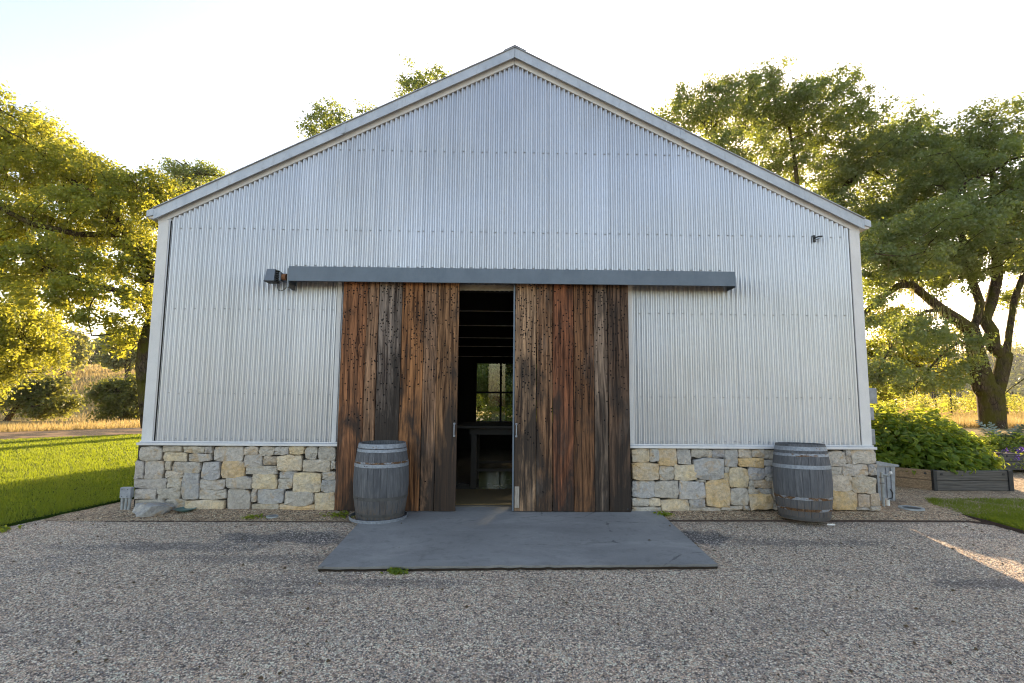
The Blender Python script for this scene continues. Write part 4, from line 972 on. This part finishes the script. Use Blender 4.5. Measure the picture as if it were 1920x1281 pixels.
# right oak with the visible forked trunk
YO = 12.9
base0 = A_(1862, 802, YO)
T0 = [base0, A_(1860, 780, YO), A_(1858, 755, YO), A_(1856, 738, YO)]
starts = [(T0, -1)]
def build_starts(limbs, step):
    """limbs: list of polylines; every polyline after the first attaches to the nearest node so far"""
    st = []; N_ = []
    for i, pl in enumerate(limbs):
        pl = [np.array(p, float) for p in pl]
        if i == 0: st.append((pl, -1)); prev = pl[0]; N_.append(prev); rest = pl[1:]
        else:
            k = int(np.argmin([np.linalg.norm(q-pl[0]) for q in N_])); st.append((pl, k)); prev = N_[k]; rest = pl
        for p in rest:
            L_ = np.linalg.norm(p-prev); kk = max(1, int(L_/step))
            for j in range(1, kk+1): N_.append(prev+(p-prev)*j/kk)
            prev = p
    return st
limbs = [T0,
    [A_(1845, 725, YO), A_(1836, 690, YO), A_(1829, 655, YO), A_(1822, 622, YO), A_(1832, 598, YO+.2), A_(1838, 568, YO+.3), A_(1824, 530, YO+.3), A_(1812, 485, YO+.5), A_(1800, 430, YO), A_(1790, 370, YO)],
    [A_(1816, 616, YO), A_(1790, 596, YO-.3), A_(1766, 580, YO-.5), A_(1736, 556, YO-.8), A_(1708, 533, YO-1), A_(1684, 536, YO-1.2), A_(1655, 556, YO-1.3), A_(1618, 590, YO-1.5), A_(1580, 610, YO-1.6)],
    [A_(1870, 728, YO), A_(1877, 700, YO), A_(1884, 668, YO), A_(1890, 640, YO), A_(1896, 598, YO), A_(1902, 560, YO+.3), A_(1925, 500, YO+.5), A_(1940, 420, YO+.6)],
    [A_(1862, 650, YO), A_(1860, 622, YO), A_(1846, 600, YO+.2), A_(1858, 570, YO+.5), A_(1870, 520, YO+1), A_(1868, 440, YO+1.4), A_(1862, 330, YO+1)],
    [A_(1880, 742, YO), A_(1898, 726, YO-.3), A_(1918, 712, YO-.5), A_(1945, 695, YO-.8), A_(1990, 655, YO-1)],
    [A_(1700, 536, YO-1), A_(1680, 500, YO-1.5), A_(1650, 470, YO-2)],
    [A_(1770, 580, YO-.5), A_(1735, 584, YO-1.5), A_(1700, 605, YO-2.2), A_(1670, 650, YO-2.4), A_(1650, 690, YO-2.4)],
    [A_(1830, 655, YO), A_(1800, 640, YO-1), A_(1770, 660, YO-1.6), A_(1735, 700, YO-1.8), A_(1710, 730, YO-1.8)],
    [A_(1618, 590, YO-1.5), A_(1590, 560, YO-1), A_(1560, 540, YO)],
]
lobes = [lb(1860, 255, YO+1, 105, 60, 3), lb(1800, 300, YO+2, 60, 60), lb(1740, 330, YO+1.5, 70, 50, 2.5), lb(1905, 330, YO-1, 90, 70, 3), lb(1840, 400, YO-1, 110, 50, 3), lb(1730, 440, YO-1, 100, 45, 3), lb(1650, 470, YO-1.5, 45, 45), lb(1690, 500, YO-2, 80, 28, 2), lb(1830, 480, YO-1, 110, 40, 3), lb(1910, 460, YO+1, 80, 60, 3), lb(1970, 400, YO, 90, 120, 3.5), lb(1760, 520, YO+1, 60, 25), lb(1640, 560, YO-1.6, 40, 25), lb(1660, 620, YO-2, 50, 30, 1.5), lb(1720, 630, YO-2, 50, 32, 1.5), lb(1780, 640, YO-1.5, 35, 30, 1.2), lb(1660, 700, YO-2.4, 50, 35, 1.5), lb(1735, 715, YO-2, 55, 32, 1.5), lb(1800, 690, YO-1.6, 25, 30, 1.0), lb(1990, 640, YO-1, 40, 30, 1.5), lb(1900, 560, YO+1.2, 40, 20)]
tree('oak_tree', 'big oak right of the barn with forked mossy trunk above the planter', 'tree', None, limbs, lobes, 41, 'leaf_oak', 115000, .13, 3000, .36, .43, .16, moss=900)
YE = 14.2
limbs = [[A_(1560, 800, YE), A_(1562, 700, YE), A_(1575, 620, YE)], [A_(1570, 640, YE), A_(1610, 610, YE), A_(1660, 600, YE), A_(1720, 615, YE), A_(1770, 640, YE)], [A_(1565, 690, YE), A_(1610, 660, YE), A_(1660, 668, YE), A_(1710, 680, YE), A_(1750, 705, YE)]]
lobes = [lb(1650, 590, YE, 38, 20, 1.4), lb(1700, 610, YE, 42, 22, 1.4), lb(1755, 635, YE, 38, 22, 1.4), lb(1655, 650, YE, 44, 26, 1.5), lb(1715, 665, YE, 42, 22, 1.4), lb(1665, 705, YE, 46, 24, 1.5), lb(1735, 718, YE, 44, 20, 1.4), lb(1640, 730, YE, 26, 18, 1.2), lb(1785, 690, YE, 24, 18, 1.2)]
tree('oak_tree', 'low golden oak boughs between the barn corner and the forked trunk', 'tree', None, limbs, lobes, 42, 'leaf_gold', 21000, .12, 1100, .34, .2, .14, moss=160)
# oak crown rising behind the right roof slope
YD = 17.0
limbs = [[A_(1520, 792, YD), A_(1515, 650, YD), A_(1500, 520, YD)], [A_(1500, 520, YD), A_(1460, 430, YD), A_(1400, 340, YD-.5), A_(1340, 270, YD)], [A_(1500, 520, YD), A_(1500, 400, YD), A_(1490, 300, YD), A_(1480, 240, YD)], [A_(1505, 500, YD), A_(1550, 400, YD), A_(1600, 330, YD), A_(1640, 290, YD)]]
lobes = [lb(1262, 215, YD, 48, 34, 2), lb(1310, 220, YD, 65, 50, 2.5), lb(1380, 200, YD, 75, 48, 2.5), lb(1425, 172, YD, 40, 34, 2), lb(1480, 215, YD, 75, 55, 3), lb(1540, 198, YD, 60, 46, 2.5), lb(1580, 255, YD, 60, 60, 3), lb(1640, 300, YD, 80, 55, 3), lb(1700, 285, YD, 65, 42, 2.5), lb(1620, 390, YD, 75, 55, 3), lb(1540, 340, YD+1, 70, 45, 2), lb(1460, 300, YD+1, 70, 40, 2), lb(1660, 450, YD, 80, 55, 3), lb(1720, 380, YD, 75, 60, 3), lb(1380, 275, YD-1, 70, 35, 2), lb(1690, 240, YD, 45, 30, 2), lb(1745, 300, YD, 50, 45, 2.5), lb(1580, 470, YD, 60, 50, 2.5), lb(1700, 520, YD, 80, 30, 2.5), lb(1500, 420, YD, 60, 60, 2)]
tree('oak_tree', 'oak behind the barn whose crown rises over the right roof slope', 'tree', None, limbs, lobes, 43, 'leaf_oak', 130000, .15, 3600, .42, .30, .20)
# left oak, golden, trunk just behind the left corner
YA = 13.0
limbs = [[A_(284, 796, YA), A_(279, 740, YA), A_(274, 690, YA), A_(279, 645, YA), A_(292, 600, YA)],
    [A_(288, 610, YA), A_(268, 562, YA-.5), A_(232, 548, YA-1), A_(190, 538, YA-1.5), A_(140, 520, YA-2), A_(80, 500, YA-2)],
    [A_(292, 600, YA), A_(280, 520, YA), A_(240, 440, YA), A_(180, 380, YA), A_(120, 320, YA), A_(50, 260, YA)],
    [A_(292, 600, YA), A_(310, 500, YA), A_(300, 430, YA+.5), A_(270, 380, YA+1)],
    [A_(240, 440, YA), A_(150, 440, YA-1), A_(60, 420, YA-2), A_(-20, 380, YA-2)],
    [A_(190, 538, YA-1.5), A_(170, 570, YA-2), A_(165, 600, YA-2.2), A_(172, 630, YA-2.3)]]
lobes = [lb(-30, 250, YA, 70, 60, 3), lb(30, 235, YA, 60, 42, 3), lb(80, 280, YA, 60, 50, 3), lb(20, 330, YA, 80, 50, 3), lb(130, 330, YA, 50, 42, 3), lb(180, 330, YA, 45, 35, 2), lb(225, 350, YA, 45, 32, 2), lb(265, 385, YA, 38, 32, 2), lb(285, 352, YA, 32, 26, 2), lb(325, 365, YA+1, 32, 26, 2), lb(215, 420, YA, 65, 45, 3), lb(120, 420, YA, 70, 45, 3), lb(30, 430, YA, 70, 35, 3), lb(285, 460, YA, 30, 50, 2), lb(150, 490, YA-1, 80, 28, 2.5), lb(60, 500, YA-1.5, 70, 30, 2.5), lb(-30, 480, YA, 60, 60, 3), lb(250, 500, YA-.5, 40, 30, 2), lb(190, 545, YA-1.5, 55, 20, 2), lb(120, 560, YA-2, 45, 20, 1.5), lb(265, 560, YA-1, 22, 25, 1.2), lb(245, 610, YA-1, 35, 22, 1.2), lb(150, 590, YA-2.2, 35, 16, 1), lb(225, 650, YA, 25, 30, 1.2), lb(40, 560, YA-2, 60, 20, 2)]
tree('oak_tree', 'golden lit oak left of the barn with its trunk at the barn corner', 'tree', None, limbs, lobes, 45, 'leaf_gold', 95000, .14, 2800, .38, .36, .17, moss=260)
# bright tree at the left picture edge
YB = 15.5
limbs = [[A_(-120, 810, YB), A_(-110, 720, YB), A_(-80, 640, YB), A_(-40, 600, YB)], [A_(-80, 640, YB), A_(0, 620, YB), A_(50, 640, YB)], [A_(-110, 720, YB), A_(-40, 700, YB), A_(20, 700, YB)]]
lobes = [lb(0, 590, YB, 80, 30, 2.6), lb(50, 615, YB, 40, 28, 2), lb(10, 650, YB, 70, 45, 2.6), lb(55, 670, YB, 32, 38, 2), lb(0, 710, YB, 45, 35, 1.4), lb(-70, 640, YB, 70, 90, 2)]
tree('oak_tree', 'low bright yellow green oak at the left edge of the lawn', 'tree', None, limbs, lobes, 47, 'leaf_gold', 44000, .13, 1600, .36, .3, .17)
# crown peeping above the left roof slope, and a far grey-green one beside it
YF = 26.0
limbs = [[A_(700, 790, YF), A_(700, 560, YF), A_(700, 380, YF)], [A_(700, 400, YF), A_(650, 300, YF), A_(615, 245, YF)], [A_(700, 380, YF), A_(760, 260, YF), A_(795, 170, YF)]]
lobes = [lb(628, 225, YF, 38, 20, 2), lb(595, 248, YF, 30, 18, 1.6), lb(650, 250, YF, 40, 28, 2), lb(685, 212, YF, 22, 10, 1.2), lb(795, 152, YF, 38, 18, 2), lb(770, 180, YF, 30, 20, 1.6), lb(830, 150, YF, 14, 9, 1), lb(700, 330, YF, 120, 80, 4), lb(860, 260, YF, 90, 60, 4)]
tree('oak_tree', 'oak behind the barn with twigs showing over the left roof slope', 'tree', None, limbs, lobes, 49, 'leaf_oak', 42000, .19, 1500, .5, .4, .24)
YG = 30.0
limbs = [[A_(360, 790, YG), A_(360, 600, YG), A_(350, 420, YG), A_(350, 350, YG)]]
lobes = [lb(372, 330, YG, 32, 24, 2), lb(345, 335, YG, 26, 28, 2), lb(392, 322, YG, 16, 14, 1.5), lb(345, 380, YG, 50, 40, 3)]
tree('oak_tree', 'grey green oak just left of the lower left roof slope', 'tree', None, limbs, lobes, 51, 'leaf_oak', 16000, .17, 350, .55, .4, .28)
# trees seen through the back window, plus one added unseen to block the sun
YW = 15.0
for i, (px, py0, yy, lab, sd_) in enumerate(((940, 775, 15.0, 'thick oak seen through the left panes of the back window', 61), (1000, 770, 18.5, 'leafy oak behind the middle of the back window', 62), (900, 770, 21, 'oak behind the barn, far left in the back window', 63), (1050, 770, 16, 'added oak behind the right half of the back window, blocking the low sun', 64))):
    limbs = [[A_(px, py0, yy), A_(px-6, 740, yy), A_(px-2, 710, yy)], [A_(px-2, 710, yy), A_(px-22, 680, yy), A_(px-40, 650, yy)], [A_(px-2, 710, yy), A_(px+10, 680, yy), A_(px+30, 640, yy)]]
    lobes = [lb(px-40, 655, yy, 45, 30, 2), lb(px+30, 650, yy, 45, 30, 2), lb(px-10, 690, yy, 50, 28, 2), lb(px+20, 720, yy, 45, 20, 1.5), lb(px, 600, yy, 80, 50, 3), lb(px-40, 720, yy, 20, 25, 1.2), lb(px-20, 750, yy+1, 50, 20, 1.5), lb(px+40, 750, yy+1, 45, 20, 1.5)]
    tree('oak_tree', lab, 'tree', None, limbs, lobes, sd_, 'leaf_oak', 52000, .12, 800, .42, .15, .22)

def simple_tree(name, label, cat, group, px, py_base, Y, lob, seed, mat, n_leaf, size, trunk_r=.2, natt=260, barkm='bark_dry'):
    p = at(px, py_base, Y); p[2] = float(H(p[0], p[1])); s = (Y-CAM[1])/F_PX
    tx, ty, tz = at(lob[0][0], lob[0][1], Y); 
    limbs = [[tuple(p-np.array([0, 0, .1])), tuple(p+(np.array([tx, ty, tz])-p)*.35), tuple(p+(np.array([tx, ty, tz])-p)*.7)]]
    L_ = [lb(a, b2, Y, c, d) for a, b2, c, d in lob]; st = max(.35, s*9)
    return tree(name, label, cat, group, limbs, L_, seed, mat, n_leaf, size, natt, st, trunk_r, max(.2, s*5.5), barkm)
# creek-side bushes
simple_tree('creek_bush', 'dark spreading bush on leaning stems beyond the track, far left', 'bush', 'bushes along the creek', 10, 778, 23, [(55, 735, 50, 22), (15, 740, 45, 28), (98, 745, 34, 28), (80, 768, 40, 14), (124, 762, 12, 18), (62, 715, 36, 11), (100, 722, 24, 12)], 71, 'leaf_bush', 13000, .19, .16, 500)
simple_tree('creek_bush', 'rounded dark green bush beside the barn corner, beyond the track', 'bush', 'bushes along the creek', 225, 790, 23, [(236, 745, 44, 26), (200, 738, 24, 20), (262, 745, 24, 30), (236, 770, 46, 20), (225, 722, 34, 12), (265, 722, 20, 20), (190, 760, 16, 18)], 72, 'leaf_bush', 14000, .19, .14, 500)
# hillside trees
simple_tree('hill_tree', 'rounded oak on the hillside above the far left bush', 'tree', 'trees on the left hillside', 118, 705, 70, [(120, 650, 36, 28), (100, 665, 25, 24), (140, 665, 20, 24), (115, 630, 25, 16), (135, 640, 22, 18)], 73, 'leaf_far', 6500, .62, .4, 330)
simple_tree('hill_tree', 'dark oak in the gap between the hillside trees', 'tree', 'trees on the left hillside', 165, 700, 100, [(160, 672, 24, 22), (180, 665, 22, 22), (148, 680, 16, 14)], 74, 'leaf_bush', 4500, .8, .5, 240)
simple_tree('hill_tree', 'wide pale olive oak on the hillside above the rounded bush', 'tree', 'trees on the left hillside', 245, 706, 58, [(238, 662, 38, 24), (212, 676, 24, 14), (264, 648, 24, 26), (222, 638, 26, 14)], 75, 'leaf_far', 7500, .52, .35, 360)
simple_tree('hill_tree', 'slender tree half hidden by the left edge oak on the hillside', 'tree', 'trees on the left hillside', 85, 704, 80, [(82, 660, 18, 24), (70, 672, 18, 16)], 76, 'leaf_far', 3500, .65, .3, 160)
simple_tree('hill_tree', 'distant ridge oak directly left of the barn corner', 'tree', 'trees on the left hillside', 215, 690, 120, [(215, 645, 30, 20), (245, 640, 28, 22), (190, 660, 22, 18), (270, 640, 24, 24)], 77, 'leaf_far', 5000, .95, .5, 220)
simple_tree('hill_tree', 'distant ridge oak above the far left bush', 'tree', 'trees on the left hillside', 30, 690, 120, [(30, 650, 40, 26), (80, 655, 34, 22), (-10, 660, 34, 24), (120, 662, 30, 18)], 78, 'leaf_far', 5000, .95, .5, 220)

g = np.random.default_rng(77); yy = g.uniform(225, 372, 620); xx = yy*g.uniform(.5, 1.25, 620); C = np.column_stack([xx, yy, H(xx, yy)+2.2])
woods = leaves('far_woods', C, 34, 2.6, 1.9, M['leaf_bush'], None, 78, .75); tag(woods, 'dark oak woods covering the far hills behind the vineyard', 'woods', kind='stuff')
g = np.random.default_rng(79); yy = g.uniform(150, 330, 420); xx = -yy*g.uniform(.5, 1.2, 420); C = np.column_stack([xx, yy, H(xx, yy)+2.2])
tag(leaves('far_woods', C, 30, 2.4, 1.7, M['leaf_bush'], None, 80, .75), 'far dark woods on the ridge beyond the left hillside', 'woods', kind='stuff')
# ---------------------------------------------------------------- vineyard
post_me = None; ORD = ['nearest', 'second', 'third', 'fourth', 'fifth', 'farthest']
g = np.random.default_rng(5); k = 0
for row, Yr in enumerate((22, 27, 33, 41, 52, 66)):
    sp = 3.2 if row < 3 else 4.2
    x0 = (Yr+7)*.60; x1 = (Yr+7)*1.06; x = x0+g.uniform(0, 2)
    while x < x1:
        if post_me is None:
            o = MB().box(-.032, .032, -.032, .032, 0, 1.8).build('vineyard_post', M['post']); post_me = o
        else: o = post_me.copy(); COL.objects.link(o)
        z = float(H(x, Yr)); o.location = (x, Yr, z-.02); o.rotation_euler = (g.normal(0, .02), g.normal(0, .02), 0); o.scale = (1, 1, g.uniform(.92, 1.06))
        tag(o, 'dark wooden stake in the %s vineyard row behind the right oak' % ORD[row], 'post', 'vineyard stakes')
        x += sp
    wz = lambda xx: float(H(xx, Yr))+1.45
    wr = MB().tube([(q, Yr, wz(q)) for q in np.linspace(x0-1, x1+3, 14)], .008, 4)
    tag(wr.build('trellis_wire', M['dark']), 'thin trellis wire along the %s vineyard row counted from the oak' % ORD[row], 'wire', 'vineyard wires')
vine0 = None
for row, Yr in enumerate((22, 27, 33, 41, 52, 66)):
    x = (Yr+7)*.56
    while x < (Yr+7)*1.08:
        if vine0 is None:
            vine0 = empty('grapevine'); gg = np.random.default_rng(3); C = gg.normal(0, 1, (60, 3))*np.array([.55, .2, .28])+np.array([0, 0, .85])
            leaves('foliage', C, 7, .1, .14, M['leaf_vine'], vine0, 3); MB().tube([(0, 0, 0), (.03, 0, .4), (0, .02, .8)], [.035, .03, .02], 6).build('stem', M['bark_dry'], vine0)
            o = vine0
        else:
            o = vine0.copy(); COL.objects.link(o)
            for ch in vine0.children:
                c = ch.copy(); COL.objects.link(c); c.parent = o
        o.location = (x, Yr, float(H(x, Yr))); o.rotation_euler.z = float(g.choice([0, math.pi]))+g.normal(0, .15); o.scale = (1, 1, g.uniform(.8, 1.15))
        tag(o, 'bright backlit grapevine in the %s row behind the right oak' % ORD[row], 'grapevine', 'grapevines in rows')
        x += g.uniform(1.5, 2.1)*(1 if row < 3 else 1.6)

# ---------------------------------------------------------------- planters on the right
def planter(name, label, poly, h, mats, z0):
    root = empty(name, (poly[0][0], poly[0][1], z0)); tag(root, label, 'planter', 'timber planters'); o_ = np.array(poly[0])
    n = len(poly)
    for i in range(n):
        a, c = np.array(poly[i])-o_, np.array(poly[(i+1) % n])-o_; L_ = np.linalg.norm(c-a); ang = math.atan2(c[1]-a[1], c[0]-a[0])
        for j in range(2):
            q = MB().box(.03, L_-.03, .0, .07, j*h/2+.002, (j+1)*h/2-.003, .006).build('beam', M[mats[i % len(mats)]], root); q.location = (a[0], a[1], 0); q.rotation_euler.z = ang
        q = MB().box(-.03, .03, -.02, .05, 0, h+.01, .004).build('corner_post', M['dark'], root); q.location = (a[0], a[1], 0); q.rotation_euler.z = ang
        for xx in (.12, L_-.12):
            q = MB().tube([(xx, .0, h*.82), (xx, -.008, h*.82)], .02, 8).build('bolt', M['dark'], root); q.location = (a[0], a[1], 0); q.rotation_euler.z = ang
    sh = MB().add([(p[0]-o_[0], p[1]-o_[1], h-.03) for p in poly], [tuple(range(n))]).build('soil', M['soil'], root)
    return root
pl1 = [(7.06, 1.50), (8.35, 1.50), (8.75, 4.6), (6.2, 5.2), (5.9, 2.75)]
planter('timber_planter', 'weathered timber planter holding the large green bush right of the barn', pl1, .33, ['beam', 'beam', 'beam', 'beam', 'beam_tan'], .05)
pl2 = [(10.15, 3.5), (13.6, 3.3), (14, 6.2), (10.5, 6.4)]
planter('timber_planter', 'second timber planter at the right edge with purple flowers', pl2, .34, ['beam'], .12)
def berry(label, cx, cy, z0, rx, ry, hz, n_c, n_per, size, mat, seed, name='berry_bush'):
    root = empty(name, (cx, cy, z0)); tag(root, label, 'bush'); g = np.random.default_rng(seed)
    d = unit(g.normal(size=(n_c, 3))); d[:, 2] = np.abs(d[:, 2]); r = g.random(n_c)**.3
    C = d*r[:, None]*np.array([rx, ry, hz])*(1+.13*wig(d[:, 0]*3, d[:, 1]*3+d[:, 2]*2, 2.2, 1))[:, None]
    n = n_c*n_per; p = np.repeat(C, n_per, 0)+g.normal(0, 1, (n, 3))*.055
    out = unit(p/np.array([rx, ry, hz])**2+1e-6); nr = unit(out*.7+np.array([0, 0, .7])+g.normal(0, .42, (n, 3))); a = unit(np.cross(nr, g.normal(0, 1, (n, 3)))); b2 = np.cross(nr, a); s = size*g.uniform(.6, 1.3, n)[:, None]
    # a folded pointed leaf of six vertices
    V = np.stack([p-a*s*.5, p-a*s*.12+b2*s*.34+nr*s*.1, p+a*s*.22+b2*s*.26+nr*s*.08, p+a*s*.62-nr*s*.12, p+a*s*.22-b2*s*.26+nr*s*.08, p-a*s*.12-b2*s*.34+nr*s*.1], 1).reshape(-1, 3)
    q = np.arange(n)[:, None]*6; Fc = np.concatenate([q+np.array([[0, 1, 2, 3]]), q+np.array([[0, 3, 4, 5]])])
    np_mesh('foliage', V, Fc, M[mat], root)
    st = MB()
    for i in range(26): t = C[g.integers(n_c)]; st.tube([(t[0]*.3, t[1]*.3, -.05), (t[0]*.7, t[1]*.7, t[2]*.55), tuple(t)], [.012, .008, .004], 5)
    st.build('stems', M['bark_dry'], root); return root
berry('large leafy green bush filling the timber planter, top lit gold', 7.45, 3.1, .36, 1.42, 1.55, 1.06, 1500, 9, .105, 'leaf_berry', 81)
berry('leafy green growth spilling over the front timber of the planter', 7.65, 2.12, .36, 1.0, .50, .55, 560, 9, .105, 'leaf_berry', 82)
berry('leafy green bush beside the barn corner above the utility cabinet', 6.2, 2.6, .12, .75, .8, 1.08, 600, 9, .105, 'leaf_berry', 83)
berry('low green filler in the second planter at the right edge', 11.6, 4.6, .35, 1.3, .8, .38, 420, 9, .07, 'leaf_berry', 84)
berry('golden flowering shrubs seen low through the back window', .3, 12.6, 0, 2.6, .7, 1.15, 900, 10, .09, 'leaf_gold', 85, 'shrub')
# artichoke-like plant with long silver fronds
def fronds(label, loc, n, L0, L1, seed, name='artichoke_plant'):
    root = empty(name, loc); tag(root, label, 'plant'); g = np.random.default_rng(seed)
    for i in range(n):
        az = g.uniform(0, 6.28); L_ = g.uniform(L0, L1); el = g.uniform(.35, 1.25); V = []; Fc = []; K = 9
        pts = []
        for k in range(K+1):
            t = k/K; e = el-1.3*t*t; r = L_*t; pts.append(np.array([math.cos(az)*r*math.cos(el*.8), math.sin(az)*r*math.cos(el*.8), r*math.sin(el)-.45*L_*t*t*math.cos(el)]))
        side = np.array([-math.sin(az), math.cos(az), 0])
        for k in range(1, K):
            t = k/K; w_2 = L_*.17*math.sin(math.pi*min(1, t*1.05))**.7; tg = unit(pts[k+1]-pts[k-1]); up2 = np.cross(side, tg)
            for s in (-1, 1):
                b0_ = len(V); q0 = pts[k]-tg*L_*.022; q1 = pts[k]+tg*L_*.030; tip = pts[k]+s*side*w_2+tg*w_2*.65+up2*w_2*g.uniform(-.1, .3)
                mid = (q1+tip)/2+tg*L_*.018; mid2 = (q0+tip)/2-tg*L_*.012
                V += [q0, q1, mid, tip, mid2]; Fc.append((b0_, b0_+1, b0_+2, b0_+3, b0_+4))
        b0_ = len(V)
        for k in range(K+1): w3 = .012*(1-k/K)+.003; V += [pts[k]-side*w3, pts[k]+side*w3]
        for k in range(K): Fc.append((b0_+2*k, b0_+2*k+1, b0_+2*k+3, b0_+2*k+2))
        MB().add(V, Fc).build('frond', M['leaf_arti'], root, fix=False)
    return root
p = at(1885, 850, 5.0); fronds('silvery green artichoke plant with long toothed leaves below the oak trunk', (p[0], 5.0, .45), 34, .55, .95, 91)
p = at(1925, 840, 4.6); fronds('second silvery artichoke plant at the right picture edge', (p[0], 4.6, .4), 26, .5, .8, 92)
p = at(1712, 800, 4.2); fronds('tall silvery thistle plant poking above the planter bush', (p[0]-.05, 4.3, .75), 14, .4, .75, 93, 'thistle_plant')
fl = empty('purple_flowers', (11.0, 3.75, .36)); tag(fl, 'cluster of small purple flowers in the second planter', 'flowers'); gg = np.random.default_rng(8)
C = gg.normal(0, 1, (60, 3))*np.array([.42, .22, .08])+np.array([-.35, 0, .02]); C = C[:, :]
leaves('petals', C, 8, .028, .05, M['petal'], fl, 8, 1.)['kind'] = 'stuff'; leaves('foliage', C-np.array([0, 0, .12]), 10, .06, .06, M['leaf_berry'], fl, 9, 1.)

# weeds
def weed(loc, r, n, label, seed, mat='leaf_berry', size=.03):
    root = empty('weed', loc); tag(root, label, 'weed'); gg = np.random.default_rng(seed); C = gg.normal(0, 1, (n, 3))*np.array([r, r*.45, .012])+np.array([0, 0, .016])
    leaves('leaf_clump', C, 6, .012, size, M[mat], root, seed, .5, 1.)
p = gp(745, 1073); weed((p[0], p[1]-.03, .005), .045, 60, 'small green weed growing at the front edge of the concrete pad', 1)
p = gp(1235, 966); weed((p[0]+.02, -.25, .03), .05, 40, 'tiny weed at the back right corner of the concrete pad', 2)
p = gp(640, 970); weed((p[0], -.32, .03), .10, 50, 'low weed in the gravel left of the left barrel', 3)
p = gp(8, 995); weed((-5.95, -1.0, .01), .12, 90, 'leafy weed at the near corner of the left lawn', 4, size=.05)
p = gp(480, 973); weed((p[0], -.40, .02), .08, 30, 'sparse weed beside the small valve cover', 5)
